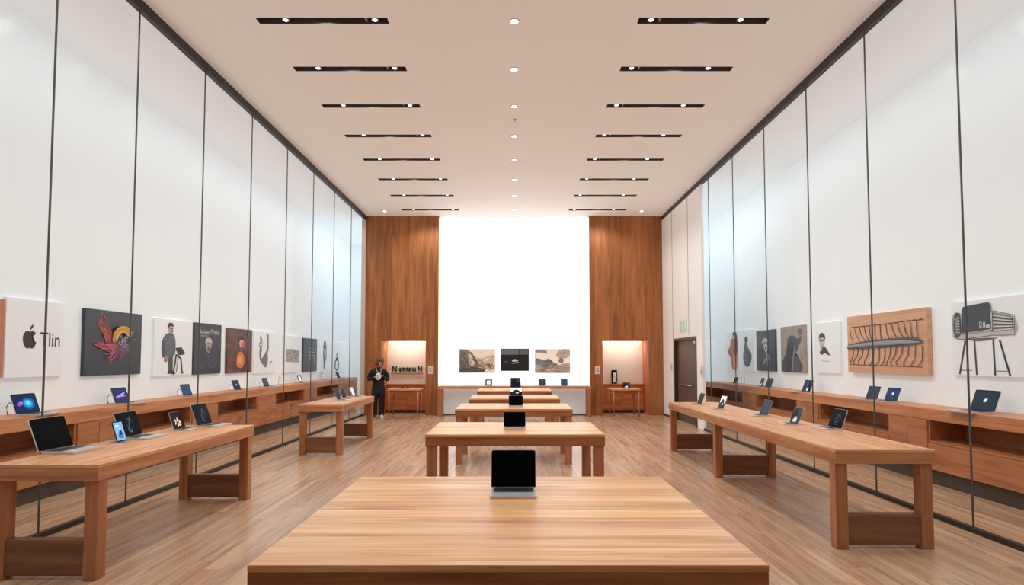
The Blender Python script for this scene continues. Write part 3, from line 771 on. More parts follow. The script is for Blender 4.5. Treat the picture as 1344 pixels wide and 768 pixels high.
# ------------------------------------------------------------------ pictures on the gallery walls
WHT = I(240,240,238); DK = I(50,57,68); GR = I(128,132,136); DG = I(84,88,94); LG = I(190,192,194); BK = I(34,36,42)
skin_i = I(214,180,164); skin_g = I(206,200,196)
canvas_w = mat('white canvas', srgb(234,240,243), .55, emit=.1, emit_col=srgb(234,240,244)); canvas_d = mat('slate canvas', srgb(52,60,72), .35)  # white canvas glows faintly to keep up with the glowing wall
def poster(label, sd, pxa, pxb, ytop, ybot, canvas, shapes, yref='near', name='wall_picture', thick=.05, art_fn=None):
    """pxa..pxb: left and right border; heights read at the border nearest the camera"""
    fx = sd*(WX-thick)
    ya, _ = onx(pxa, 470, fx); yb, _ = onx(pxb, 470, fx)
    near = pxa if sd < 0 else pxb
    _, zt = onx(near, ytop, fx); _, zb = onx(near, ybot, fx)
    w = abs(ya-yb); h = zt-zb
    t = thing(name, label, 'picture', (sd*WX, ya, zb))
    sgn = 1 if sd < 0 else -1          # picture's right is +y on the left wall, -y on the right wall
    P = lambda u, v, d: (-sd*(thick+d), sgn*u*w, v*h)
    bm = B(); box(bm, (-sd*.002, 0, 0), (-sd*thick, sgn*w, h)); obj('canvas', bm, canvas, t, bevel=.003)
    sh = shapes(w, h) if callable(shapes) else shapes
    if sh:
        bm = B(); KEEP.add(id(bm)); mats = []; art(bm, sh, P, mats, clip=True)
        obj('print', bm, mats, t)
    return t, P, w, h
def put_text(t, P, w, h, body, u0, v0, width, height, m, name='lettering'):
    me = text_bm(body, 1.0); vs = [v.co for v in me.vertices]
    x0, x1 = min(v.x for v in vs), max(v.x for v in vs); y0, y1 = min(v.y for v in vs), max(v.y for v in vs)
    for v in me.vertices: v.co = Vector(P(u0+(v.co.x-x0)/(x1-x0)*width, v0+(v.co.y-y0)/(y1-y0)*height, .004))
    me.materials.clear(); me.materials.append(m)
    o_ = bpy.data.objects.new(name, me); C.objects.link(o_); o_.parent = t; return o_
poster('terracotta board at the left edge, beside the white logo board', -1, -70, 4.5, 384, 498, mat('terracotta board', srgb(196,132,106), .6, noise=.08), [])
def apple(w, h):
    ax, ay, s = .385, .49, .25
    m = I(58,60,66)
    body = smooth_pts([(0,.36),(.17,.43),(.34,.36),(.42,.27)], False)+smooth_pts([(.42,.27),(.24,.19),(.16,.06),(.23,-.08),(.45,-.17)], False)+smooth_pts([(.45,-.16),(.34,-.38),(.17,-.5),(0,-.455),(-.17,-.5),(-.36,-.3),(-.45,0),(-.38,.28),(-.18,.43),(0,.36)], False)[:-1]
    leaf = [(0,.46)]+smooth_pts([(0,.46),(.02,.62),(.2,.8)], False)+smooth_pts([(.2,.8),(.19,.62),(0,.46)], False)[:-1]
    f = lambda pts: [(ax+p[0]*s/w, ay+p[1]*s/h) for p in pts]
    return [(m, f(body)), (m, f(leaf[1:]))]
t, P, w, h = poster('white board with dark apple logo and lettering on the left wall', -1, 6, 83, 389, 496.5, canvas_w, apple)
put_text(t, P, w, h, 'Tlin', .56, .40, .36, .185, I(62,64,70))
def bird(w, h):
    rr = random.Random(11); o_ = []
    fans = [((.44,.56),(.24,.87),(150,78,66),(206,116,90)), ((.46,.5),(.28,.72),(190,104,84),(120,60,70)), ((.5,.44),(.18,.47),(196,96,120),(150,70,96)), ((.54,.42),(.4,.24),(206,104,128),(120,64,90)), ((.56,.42),(.56,.26),(150,80,110),(96,60,90)), ((.6,.46),(.72,.4),(130,120,150),(90,90,120))]
    for (a, b, c1, c2) in fans:
        for q in range(16):
            k = rr.random(); c = [int(c1[j]+(c2[j]-c1[j])*k) for j in range(3)]; c = [v//12*12 for v in c]
            p0 = (a[0]+rr.gauss(0,.03), a[1]+rr.gauss(0,.03)); p2 = (b[0]+rr.gauss(0,.035), b[1]+rr.gauss(0,.04))
            m_ = ((p0[0]+p2[0])/2+rr.gauss(0,.04), (p0[1]+p2[1])/2+rr.gauss(0,.04))
            o_.append((I(*[min(255, int(v*1.12+18)) for v in c]), stroke(smooth_pts([p0,m_,p2], False, 4), .02*rr.random()+.007, taper=True)))
    for q in range(14):
        r_ = .17+rr.gauss(0,.02); o_.append((I(*rr.choice([(232,178,84),(240,200,120),(206,150,70)])), stroke(ell(.6+rr.gauss(0,.008), .55, r_*.85, r_, 14, 20+rr.random()*15, 165+rr.random()*30), .022)))
    for q in range(34):
        x_, y_ = .58+rr.gauss(0,.07), .52+rr.gauss(0,.05); o_.append((I(*rr.choice([(200,196,206),(150,150,172),(120,110,140)])), stroke([(x_,y_),(x_+.02,y_+.03)], .01)))
    return o_
poster('dark picture of a fiery orange and pink bird on the left wall', -1, 110, 185, 404, 494, canvas_d, bird)
def man(w, h):
    S = I(104,112,124); S2 = I(84,92,104)
    return [(I(86,90,96), [(.36,.06),(.47,.06),(.47,.42),(.33,.42)]), (I(70,74,80), [(.33,.03),(.52,.03),(.46,.09),(.36,.09)]),
      (S, smooth_pts([(.34,.76),(.22,.68),(.17,.5),(.2,.36),(.3,.3),(.5,.36),(.53,.55),(.5,.7),(.43,.76)])), (S2, smooth_pts([(.18,.6),(.24,.62),(.28,.4),(.24,.32),(.18,.36)])),
      (I(186,150,148), ell(.29,.29,.05,.05)), (I(176,70,90), ell(.27,.27,.03,.03)), (skin_i, ell(.39,.83,.065,.075)), (I(74,66,62), smooth_pts([(.32,.85),(.33,.92),(.4,.945),(.46,.91),(.46,.87),(.4,.885)])), (I(150,130,124), ell(.42,.79,.035,.03)), (I(60,52,50), stroke([(.36,.835),(.45,.84)], .012)),
      (I(66,70,72), [(.53,.48),(.55,.5),(.68,.51),(.7,.5),(.79,.40),(.77,.375),(.62,.365),(.6,.38)]), (I(58,58,58), stroke([(.55,.38),(.52,.2),(.48,.04)], .035)), (I(58,58,58), stroke([(.56,.37),(.68,.3),(.72,.04)], .035)), (I(110,110,112), stroke([(.6,.32),(.56,.05)], .018)), (I(60,60,62), ell(.72,.045,.04,.02)), (I(60,60,62), ell(.49,.035,.045,.02))]
poster('white picture of a man in grey beside a chair on the left wall', -1, 202, 252, 417, 494, canvas_w, man)
def portrait(w, h):
    S = I(66,76,90)
    return [(S, smooth_pts([(.2,.12),(.16,.32),(.3,.45),(.5,.48),(.7,.44),(.82,.3),(.8,.12)])), (I(88,98,112), stroke([(.14,.22),(.35,.1)], .03)), (I(92,102,116), stroke([(.62,.12),(.78,.2)], .025)), (I(104,112,124), stroke([(.5,.46),(.52,.16)], .012)),
      (I(176,170,168), smooth_pts([(.42,.5),(.5,.42),(.58,.5),(.62,.62),(.58,.68),(.44,.68),(.4,.6)])), (I(206,204,202), smooth_pts([(.38,.6),(.4,.69),(.5,.72),(.6,.69),(.62,.61),(.5,.64)])), (I(70,66,66), stroke([(.43,.605),(.6,.605)], .016)), (I(120,104,100), smooth_pts([(.46,.55),(.56,.55),(.56,.47),(.5,.45),(.46,.48)]))]
t, P, w, h = poster('dark portrait with white title lettering on the left wall', -1, 255, 290, 423, 492, canvas_d, portrait)
put_text(t, P, w, h, 'Elonaas Tristal', .12, .80, .78, .085, I(224,226,228)); put_text(t, P, w, h, 'Tapahas...', .14, .735, .38, .04, I(206,208,212))
paint = noise_mat('dark red oil paint', [srgb(58,42,48), srgb(96,66,64), srgb(120,84,80), srgb(84,74,84)], 3.5, 6, 1.5)
def painting(w, h):
    return [(I(96,52,58), smooth_pts([(.05,.12),(.3,.4),(.45,.52),(.7,.5),(.85,.2),(.7,.08)])), (I(222,136,84), smooth_pts([(.36,.2),(.38,.4),(.5,.48),(.64,.42),(.68,.25),(.6,.13),(.44,.12)])), (I(240,168,110), smooth_pts([(.42,.24),(.45,.36),(.55,.38),(.56,.22)])), (I(224,168,150), ell(.55,.67,.1,.09)), (I(196,110,106), ell(.6,.64,.06,.06)), (I(70,52,56), smooth_pts([(.44,.7),(.46,.82),(.6,.84),(.68,.76),(.6,.74),(.5,.75)])), (I(160,96,90), stroke([(.5,.56),(.56,.48)], .05)), (I(150,72,92), stroke([(.12,.2),(.3,.38)], .04))]
poster('dark red oil painting of a seated figure in orange on the left wall', -1, 298, 330.5, 430, 490.5, paint, painting)
def sling(w, h):
    G = I(134,134,136)
    return [(G, smooth_pts([(.3,.3),(.45,.42),(.6,.55),(.64,.3),(.56,.13),(.42,.2)], sub=3)), (DG, stroke(smooth_pts([(.3,.3),(.27,.5),(.3,.7),(.28,.88)], False), .05)), (GR, ell(.26,.68,.05,.06)), (WHT, ell(.26,.68,.025,.035)), (DG, stroke(smooth_pts([(.6,.5),(.64,.66),(.62,.95)], False), .05)), (GR, ell(.63,.63,.05,.04)), (GR, stroke([(.72,.24),(.84,.28)], .03)), (DG, stroke(smooth_pts([(.32,.85),(.36,.7),(.32,.5)], False), .02))]
poster('white picture of a grey hanging sling on the left wall', -1, 333, 361, 434, 490.5, canvas_w, sling)
rock = noise_mat('grey rock print', [srgb(88,90,94), srgb(136,138,142), srgb(206,206,206), srgb(110,112,116)], 9, 6, 1.2, stretch=(1,1,2.5))
poster('white picture with a grey textured block print on the left wall', -1, 372, 393, 440, 489.8, canvas_w, lambda w, h: [(rock, [(.14,.3),(.97,.27),(.97,.6),(.5,.64),(.16,.64)])])
def chairlines(w, h):
    c = I(176,182,190)
    return [(c, stroke(smooth_pts([(.45,.72),(.55,.68),(.75,.66)], False), .03)), (c, stroke([(.42,.6),(.78,.58),(.76,.48),(.44,.5),(.42,.6)], .025)), (c, stroke([(.48,.5),(.42,.3)], .03)), (c, stroke([(.75,.5),(.82,.25)], .035)), (c, stroke([(.6,.5),(.62,.32)], .02))]
poster('slate picture with pale chair line drawing on the left wall', -1, 398, 416, 443.6, 488.5, canvas_d, chairlines)
def figure(w, h):
    return [(I(60,56,58), smooth_pts([(.36,.82),(.4,.93),(.58,.95),(.66,.85),(.7,.66),(.6,.58),(.42,.6),(.34,.7)])), (skin_g, ell(.52,.85,.09,.055)), (GR, smooth_pts([(.4,.74),(.64,.74),(.72,.5),(.6,.3),(.5,.1),(.42,.1),(.38,.3),(.32,.55)])), (I(226,224,222), smooth_pts([(.46,.7),(.58,.7),(.6,.5),(.5,.4)])), (DG, stroke([(.36,.6),(.44,.35),(.46,.12)], .04))]
poster('narrow white picture of a tall long-haired figure on the left wall', -1, 420, 431.7, 445, 488.8, canvas_w, figure)
def loops(w, h):
    return [(DG, stroke(ell(.55,.22,.24,.16,20,0,359), .06)), (BK, stroke(smooth_pts([(.5,.6),(.52,.42),(.4,.32),(.36,.1)], False), .06)), (BK, ell(.55,.4,.14,.05)), (DG, stroke([(.58,.6),(.6,.4)], .03)), (GR, stroke(smooth_pts([(.75,.3),(.7,.12),(.55,.04)], False), .07))]
poster('narrow white picture with dark looped drawing at the far left wall', -1, 436, 447, 446, 488.5, canvas_w, loops)
# right wall
def woman(w, h):
    O = I(216,124,98)
    return [(O, smooth_pts([(.4,.8),(.3,.62),(.1,.5),(.22,.4),(.34,.32),(.46,.05),(.78,.04),(.84,.3),(.88,.6),(.82,.8)])), (I(236,160,134), smooth_pts([(.5,.3),(.6,.04),(.72,.04),(.74,.36)])), (I(104,60,54), smooth_pts([(.52,.95),(.7,.98),(.84,.9),(.86,.6),(.8,.42),(.64,.42),(.62,.7),(.54,.84)])), (skin_i, ell(.6,.85,.11,.055)), (I(176,92,74), stroke([(.24,.5),(.4,.3)], .05))]
poster('white picture of a woman in an orange suit at the far right wall', 1, 953.5, 970.5, 434, 487, canvas_w, woman)
def vase(w, h):
    return [(I(84,92,98), smooth_pts([(.4,.8),(.22,.55),(.14,.3),(.3,.12),(.6,.1),(.8,.22),(.84,.4),(.6,.55),(.5,.62)])), (I(64,70,76), ell(.42,.76,.14,.08)), (I(116,122,128), stroke(smooth_pts([(.3,.5),(.3,.3),(.5,.18)], False), .08)), (I(230,230,230), stroke([(.46,.68),(.56,.6),(.7,.5)], .05))]
poster('white picture of a dark pear-shaped figure on the right wall', 1, 973.5, 989, 432, 487, canvas_w, vase)
def hat(w, h):
    g = I(176,180,184)
    return [(I(84,92,102), smooth_pts([(.3,.1),(.3,.3),(.5,.45),(.72,.36),(.76,.1)])), (I(206,206,206), smooth_pts([(.42,.62),(.46,.5),(.56,.46),(.62,.58),(.6,.68),(.46,.7)])), (I(214,214,214), smooth_pts([(.32,.68),(.4,.78),(.56,.8),(.64,.7),(.5,.72)])), (I(70,74,80), stroke([(.4,.67),(.62,.66)], .03)), (g, smooth_pts([(.5,.46),(.66,.42),(.72,.3),(.6,.2),(.56,.34)])), (I(236,236,236), stroke([(.48,.3),(.42,.16)], .03)), (g, stroke([(.66,.3),(.6,.14)], .03)), (I(90,88,90), ell(.52,.56,.04,.03))]
poster('dark portrait of a person in a hat on the right wall', 1, 993, 1017.5, 432, 487.7, canvas_d, hat)
floral = noise_mat('grey floral print', [srgb(120,110,106), srgb(186,174,166), srgb(150,140,136), srgb(206,198,190)], 14, 5, 1.0)
def cloak(w, h):
    return [(I(88,94,102), smooth_pts([(.1,.02),(.08,.25),(.26,.45),(.3,.72),(.5,.8),(.72,.72),(.9,.78),(.72,.5),(.6,.4),(.86,.2),(.8,.02)])), (I(72,78,88), smooth_pts([(.2,.05),(.3,.5),(.45,.7),(.55,.5),(.42,.05)])), (I(150,156,160), stroke(smooth_pts([(.62,.55),(.52,.3),(.5,.02)], False), .04)), (I(130,110,106), ell(.82,.86,.09,.07))]
poster('grey picture of a cloaked silhouette over florals on the right wall', 1, 1025, 1057, 426, 490, floral, cloak)
def face(w, h):
    return [(I(206,196,192), smooth_pts([(.2,.6),(.22,.72),(.36,.74),(.42,.62),(.36,.48),(.26,.44)])), (I(66,64,68), smooth_pts([(.18,.66),(.2,.76),(.3,.8),(.42,.76),(.44,.66),(.36,.7),(.24,.7)])), (I(60,60,64), stroke([(.2,.64),(.42,.65)], .025)), (I(96,92,94), smooth_pts([(.3,.5),(.36,.52),(.38,.44),(.32,.42)])), (I(84,86,92), smooth_pts([(.2,.42),(.28,.36),(.42,.4),(.4,.46)])), (I(70,74,82), smooth_pts([(.42,.52),(.62,.36),(.6,.34),(.38,.42)])), (I(190,190,190), stroke([(.28,.24),(.62,.23)], .012)), (I(220,206,200), ell(.34,.6,.04,.03))]
poster('white picture of a dark-haired face and hand on the right wall', 1, 1070, 1102.5, 421, 490.5, canvas_w, face)
beige = wood('beige board', srgb(206,156,124), srgb(218,172,140), srgb(226,184,154), 'Y', rough=.6)
def wires(w, h):
    o_ = []; c = I(70,52,46); rr = random.Random(5)
    o_.append((c, stroke([(.02,.80),(.3,.80),(.6,.815),(.96,.83)], .010))); o_.append((c, stroke([(.03,.14),(.95,.12)], .010)))
    for q in range(13):
        u = .04+q*.072; d_ = .035*math.sin(q*.9)
        o_.append((c, stroke(smooth_pts([(u,.80),(u+.012+d_*.4,.66),(u+.04+d_,.56),(u+.05+d_,.50)], False), .009)))
        o_.append((c, stroke(smooth_pts([(u+.05,.44),(u+.04-d_*.3,.30),(u+.005-d_,.20),(u-.01,.13)], False), .009)))
        o_.append((c, stroke(smooth_pts([(u+.03,.815),(u+.05,.84 if q > 8 else .80),(u+.072,.815)], False), .008)))
    o_.append((I(92,98,106), smooth_pts([(.005,.47),(.2,.535),(.6,.57),(.86,.57),(.965,.50),(.86,.455),(.5,.43),(.2,.42),(.005,.42)])))
    for q in range(9): o_.append((I(*rr.choice([(150,156,162),(180,184,188),(60,64,72),(120,126,134)])), stroke(smooth_pts([(.02,.43+q*.007),(.3,.445+q*.010),(.65,.45+q*.012),(.94,.49+q*.002)], False), .011)))
    return o_
poster('beige board with wire frame and grey bundle on the right wall', 1, 1113, 1218, 403, 493, beige, wires, thick=.08)
def armchair(w, h):
    L_ = I(200,204,206); D_ = I(66,72,80); o_ = []
    o_ += [(D_, stroke([(.25,.5),(.13,.015)], .032)), (D_, stroke([(.41,.5),(.43,.015)], .03)), (D_, stroke([(.72,.5),(.73,.015)], .03)), (D_, stroke([(.82,.49),(.96,.015)], .032)), (GR, stroke([(.16,.075),(.36,.075)], .012)), (GR, stroke([(.75,.075),(.92,.075)], .012)), (I(110,114,120), smooth_pts([(.3,.52),(.5,.48),(.8,.52)], sub=3)),
      (L_, smooth_pts([(.06,.55),(.05,.84),(.12,.9),(.2,.86),(.22,.58),(.2,.53)], sub=3)), (L_, [(.05,.56),(.2,.52),(.72,.56),(1.06,.55),(1.07,.6),(.72,.64),(.2,.6),(.06,.62)]), (L_, smooth_pts([(.7,.58),(.7,.86),(.76,.86),(1.05,.78),(1.07,.57)], sub=3))]
    W2 = I(222,225,226); D2 = I(82,88,96)
    o_ += [(I(78,84,92), smooth_pts([(.06,.57),(.055,.84),(.1,.9),(.17,.88),(.19,.6)], sub=3)), (I(150,154,158), [(.71,.6),(.71,.85),(.74,.87),(1.04,.79),(1.05,.62)])]
    for q in range(12): o_.append((W2, stroke([(.075,.6+q*.021),(.165,.598+q*.022)], .008)))
    for q in range(9): o_.append((D2 if q % 2 else W2, stroke([(.74,.625+q*.025),(1.03,.63+q*.017)], .016)))
    o_ += [(D2, stroke([(.05,.56),(.05,.86),(.1,.91),(.18,.89),(.21,.58)], .010)), (D2, stroke([(.05,.555),(.2,.515),(.72,.555),(1.06,.545),(1.07,.8),(.75,.885),(.7,.86),(.7,.6)], .010)), (W2, stroke([(.2,.6),(.72,.64),(.72,.86)], .02))]
    o_ += [(I(72,82,94), [(.22,.6),(.215,.88),(.225,.95),(.26,.985),(.5,1.0),(.65,1.01),(.695,1.0),(.715,.96),(.7,.64)]), (I(58,66,76), stroke(smooth_pts([(.24,.62),(.23,.88),(.28,.96)], False), .01))]
    o_ += [(L_, [(.52,.66),(.56,.66),(.56,.75),(.52,.75)]), (L_, [(.58,.67),(.62,.67),(.62,.74),(.58,.74)]), (L_, [(.63,.66),(.70,.66),(.70,.71),(.63,.70)]), (D_, [(.535,.69),(.55,.69),(.55,.735),(.535,.735)])]
    return [(m, (('strip', [(p[0]*.69, p[1]*.94) for p in s[1]], [(p[0]*.69, p[1]*.94) for p in s[2]]) if s[0] == 'strip' else [(p[0]*.69, p[1]*.94) for p in s])) for m, s in o_]
poster('white picture of a striped retro armchair on thin legs on the right wall', 1, 1250, 1372, 382, 497, mat('pale grey canvas', srgb(226,231,234), .55, emit=.13, emit_col=srgb(234,240,244)), armchair)  # emission brightens this canvas; nothing lights it from within

# pictures on the luminous panel ------------------------------------
def back_pic(label, pxa, pxb, yt, yb_, canvas, shapes, name='wall_picture', cat='picture', part='print'):
    Yf = YB-.05
    x0, z1 = ony(pxa, yt, Yf); x1, z0 = ony(pxb, yb_, Yf); w, h = x1-x0, z1-z0
    t = thing(name, label, cat, (x0, Yf, z0))
    bm = B(); box(bm, (0,0,0), (w,.065,h)); obj('canvas' if cat == 'picture' else 'screen_housing', bm, canvas, t, bevel=.003)
    bm = B(); KEEP.add(id(bm)); ms = []; art(bm, shapes, lambda u, v, d: (u*w, -d, v*h), ms, clip=True); obj(part, bm, ms, t)
peach = I(222,202,186,.55,.32); rr = random.Random(4)  # emission in these picture inks lightens the prints, no lamp inside
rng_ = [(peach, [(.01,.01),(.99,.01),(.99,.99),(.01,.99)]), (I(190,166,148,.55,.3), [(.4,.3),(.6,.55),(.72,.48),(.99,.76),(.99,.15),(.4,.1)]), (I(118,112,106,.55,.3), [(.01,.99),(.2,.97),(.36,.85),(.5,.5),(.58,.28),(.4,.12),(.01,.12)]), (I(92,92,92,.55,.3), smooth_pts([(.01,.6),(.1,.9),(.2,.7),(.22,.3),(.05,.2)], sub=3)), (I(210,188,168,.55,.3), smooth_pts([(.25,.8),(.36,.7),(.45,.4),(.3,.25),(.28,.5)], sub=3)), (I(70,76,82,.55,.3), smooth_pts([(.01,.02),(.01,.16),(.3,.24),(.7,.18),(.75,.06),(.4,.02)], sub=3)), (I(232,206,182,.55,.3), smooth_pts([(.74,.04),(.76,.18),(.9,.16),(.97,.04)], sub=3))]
for q in range(60):
    u = .02+rr.random()*.9; v = .2+rr.random()*.55
    if v > .95-abs(u-.1)*.9: v *= .5
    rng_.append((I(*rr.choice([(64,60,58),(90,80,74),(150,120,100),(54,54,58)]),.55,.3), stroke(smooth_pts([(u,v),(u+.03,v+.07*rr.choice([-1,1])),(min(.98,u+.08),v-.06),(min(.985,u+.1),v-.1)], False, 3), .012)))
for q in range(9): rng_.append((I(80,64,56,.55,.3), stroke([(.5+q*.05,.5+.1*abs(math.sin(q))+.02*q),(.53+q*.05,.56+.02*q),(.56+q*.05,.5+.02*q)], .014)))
back_pic('framed tan and grey mountain landscape left of the black screen', 602.8, 649.7, 458, 489.7, mat('linen', srgb(214,196,176), .7), rng_)
rr = random.Random(9)
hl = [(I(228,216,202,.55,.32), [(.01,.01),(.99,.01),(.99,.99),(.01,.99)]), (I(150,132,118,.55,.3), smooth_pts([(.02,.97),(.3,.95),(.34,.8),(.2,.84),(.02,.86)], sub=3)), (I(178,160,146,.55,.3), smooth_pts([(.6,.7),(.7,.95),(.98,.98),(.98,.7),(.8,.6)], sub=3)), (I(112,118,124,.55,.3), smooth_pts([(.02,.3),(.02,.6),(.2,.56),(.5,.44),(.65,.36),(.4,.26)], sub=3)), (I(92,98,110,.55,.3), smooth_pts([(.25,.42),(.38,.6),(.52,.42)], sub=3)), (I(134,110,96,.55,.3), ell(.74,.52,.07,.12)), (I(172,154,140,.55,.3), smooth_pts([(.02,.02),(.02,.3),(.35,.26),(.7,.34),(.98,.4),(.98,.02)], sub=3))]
for q in range(60):
    u = rr.random()*.8+.02; v = .04+rr.random()*.3
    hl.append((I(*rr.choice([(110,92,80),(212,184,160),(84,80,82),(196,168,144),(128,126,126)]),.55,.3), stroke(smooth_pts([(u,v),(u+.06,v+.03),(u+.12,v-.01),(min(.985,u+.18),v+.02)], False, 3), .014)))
for q in range(12):
    u = .62+rr.random()*.26; v = .66+rr.random()*.26
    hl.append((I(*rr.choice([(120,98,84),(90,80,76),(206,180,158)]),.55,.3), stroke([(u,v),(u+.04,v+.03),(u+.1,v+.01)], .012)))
back_pic('framed tan landscape of layered hills right of the black screen', 702, 748.6, 458, 489.9, MATS['linen'], hl)
back_pic('wide black wall screen between the two landscape pictures', 657, 694.3, 457.5, 487, mat('black housing', srgb(24,28,36), .3),
  [(I(16,20,28), [(.01,.01),(.99,.01),(.99,.7),(.01,.7)]), (I(112,120,130), [(.02,.72),(.65,.72),(.65,.98),(.02,.98)]), (I(98,106,118), [(.67,.72),(.98,.72),(.98,.98),(.67,.98)]), (I(226,228,230), smooth_pts([(.4,.44),(.46,.52),(.58,.5),(.62,.45),(.5,.42)])), (I(200,204,208), stroke([(.4,.34),(.5,.36),(.64,.38)], .035)), (I(120,126,134), stroke(smooth_pts([(.1,.38),(.18,.42),(.25,.36)], False), .02))], 'wall_screen', 'screen', 'display_image')

# ------------------------------------------------------------------ niche contents
yn = YB+.97
x0, z0 = ony(515, 488, yn); x1, z1 = ony(554, 480.2, yn)
sgn_ = thing('wall_lettering', 'dark block lettering mounted on the white back of the left niche', 'lettering', (x0, yn, z0))
dkm = mat('dark bronze letters', srgb(62,50,44), .4)
for body, u0, u1, hh in (('N', 0, .16, 1), ('a', .23, .31, .72), ('e', .32, .42, .74), ('e', .45, .55, .74), ('n', .56, .66, .72), ('u', .68, .80, .7), ('N', .86, 1.0, 1.0)):
    me = text_bm(body, 1.0, .03, .03); vs = [v.co for v in me.vertices]
    a0, a1 = min(v.x for v in vs), max(v.x for v in vs); b0, b1 = min(v.y for v in vs), max(v.y for v in vs)
    W_, H_ = x1-x0, z1-z0
    for v in me.vertices: v.co = Vector((W_*(u0+(v.co.x-a0)/(a1-a0)*(u1-u0)), -.022+v.co.z*.7, (v.co.y-b0)/(b1-b0)*H_*hh))
    me.materials.clear(); me.materials.append(dkm)
    o_ = bpy.data.objects.new('letter', me); C.objects.link(o_); o_.parent = sgn_
bx('ledge', (-.03,-.08,-.03), (x1-x0+.03,-.001,-.008), mat('white ledge', srgb(236,230,222), .5), sgn_)
# small gadget on the left desk
t = thing('desk_gadget', 'small dark gadget standing on the left small desk', 'gadget', (-3.16, 17.7, .8655))
bm = B(); box(bm, (-.14,-.05,0), (.14,.05,.012)); obj('base', bm, mat('gadget black', srgb(40,36,36), .4), t, bevel=.003)
bm = B(); tube(bm, smooth3([(-.06,0,.01),(-.05,0,.08),(.0,0,.1),(.05,0,.07),(.07,0,.02)]), .012, 10); obj('arch', bm, MATS['gadget black'], t)
bm = B(); ball(bm, (0,0,.045), (.03,.03,.025)); obj('knob', bm, mat('gadget grey', srgb(110,106,104), .4), t)
# right niche: framed print and a small dark screen
x, z = ony(807, 506, 19.6)
t = tablet('upright black framed print with white figure on the right niche cabinet', (x, YB+.86, .9155), 0, 'plain', .18, .44, lean=8, scale=1.0)
t.name = 'framed_print'; t['category'] = 'framed print'
bm = B(); shp = [(I(232,230,228), smooth_pts([(-.04,.3),(0,.38),(.05,.33),(.03,.25)])), (I(220,218,216), smooth_pts([(-.03,.25),(.05,.26),(.06,.14),(.02,.05),(-.05,.06)])), (I(200,198,196), ell(-.05,.06,.02,.02)), (I(214,212,210), ell(.06,.05,.02,.025))]
ms = []; a_ = R(8); art(bm, shp, lambda u, v, d: (u, math.sin(a_)*v-math.cos(a_)*(d+.003), .008+math.cos(a_)*v), ms); obj('print', bm, ms, t)
x, _ = onz(823, 509, .865)
tablet('small dark screen on the right small desk', (3.26, 17.75, .8655), 0, 'photo', .22, .17, lean=14)

# ------------------------------------------------------------------ person
PXY = (-3.99, 17.95)
per = thing('person', 'person in black with brown curls and white sneakers looking down beside the left niche', 'person', (*PXY, 0), R(14))
skin = mat('skin', srgb(206,158,132), .5); black = mat('black cloth', srgb(24,24,27), .8, noise=.15, nscale=60); hairm = mat('brown hair', srgb(112,78,54), .7, noise=.45, nscale=30)
def limb(bm, pts, rad): tube(bm, smooth3(pts, 4), [rad[0]]*0+interp(rad, (len(pts)-1)*4+1), 14)
def interp(r, n):
    out = []
    for i in range(n):
        t = i/(n-1)*(len(r)-1); k = min(int(t), len(r)-2); out.append(r[k]+(r[k+1]-r[k])*(t-k))
    return out
HC = Vector((.035, -.055, 1.625)); HR = Matrix.Rotation(R(30), 4, 'Z') @ Matrix.Rotation(R(24), 4, 'X')
def hp(x, y, z): return HC + (HR @ Vector((x, y, z)))
wr = {-1: Vector((-.10,-.235,1.20)), 1: Vector((.09,-.235,1.235))}
bm = B()
loft(bm, [(0,0,.86,.15,.10),(0,0,.95,.16,.108),(0,0,1.06,.135,.095),(0,-.005,1.2,.15,.1),(0,-.005,1.33,.17,.105),(0,0,1.42,.165,.085),(0,.0,1.465,.09,.065),(0,-.005,1.49,.055,.055),(.012,-.02,1.545,.05,.052),(.02,-.03,1.6,.048,.05)], 24)
ball(bm, HC, (.074,.094,.112), rot=HR)
ball(bm, hp(0,-.055,-.07), (.048,.04,.042), rot=HR)                       # jaw
tube(bm, (hp(0,-.085,.02), hp(0,-.108,-.02), hp(0,-.098,-.028)), [.009,.016,.012], 8)  # nose
for s in (-1,1): ball(bm, hp(s*.074,.008,-.01), (.012,.02,.032), rot=HR)       # ears
for s in (-1,1):
    limb(bm, [(s*.15,0,1.385),(s*.23,.01,1.27),(s*.265,.03,1.14),(s*.2,-.1,1.15),tuple(wr[s])], [.055,.048,.042,.036,.026])
    limb(bm, [(s*.085,0,.9),(s*.092,-.01,.7),(s*.095,-.015,.5),(s*.1,.02,.3),(s*.1,.02,.08)], [.088,.075,.058,.05,.038])
    fy = -.16; tube(bm, [(s*.1,.045,.045),(s*.1,-.03,.04),(s*.105,-.12,.03),(s*.105,fy,.026)], [.034,.036,.036,.02], 12)
    # hand: palm, four fingers, thumb, closed round the pouch
    w_ = wr[s]; dx = -s
    tube(bm, [w_, w_+Vector((dx*.035,-.03,.0)), w_+Vector((dx*.075,-.045,.0))], [(.024,.02),(.034,.018),(.034,.016)], 12)
    for q in range(4):
        b_ = w_+Vector((dx*.07,-.043,.027-.018*q)); L_ = (.034,.04,.037,.028)[q]
        tube(bm, [b_, b_+Vector((dx*L_,-.012,0)), b_+Vector((dx*(L_+.022),.006,-.002)), b_+Vector((dx*(L_+.03),.022,-.003))], [.0095,.009,.0085,.007], 8)
    tube(bm, [w_+Vector((dx*.02,-.035,.022)), w_+Vector((dx*.045,-.06,.045)), w_+Vector((dx*.07,-.06,.055))], [.013,.011,.008], 8)
body = remeshed(obj('body', bm, skin, per), .0075, 2)
bm = B()
for s in (-1,1):
    ball(bm, hp(s*.032,-.083,.012), (.012,.008,.008), 0, 10, 6, HR)
obj('eyes', bm, mat('dark eyes', srgb(40,30,26), .3), per)
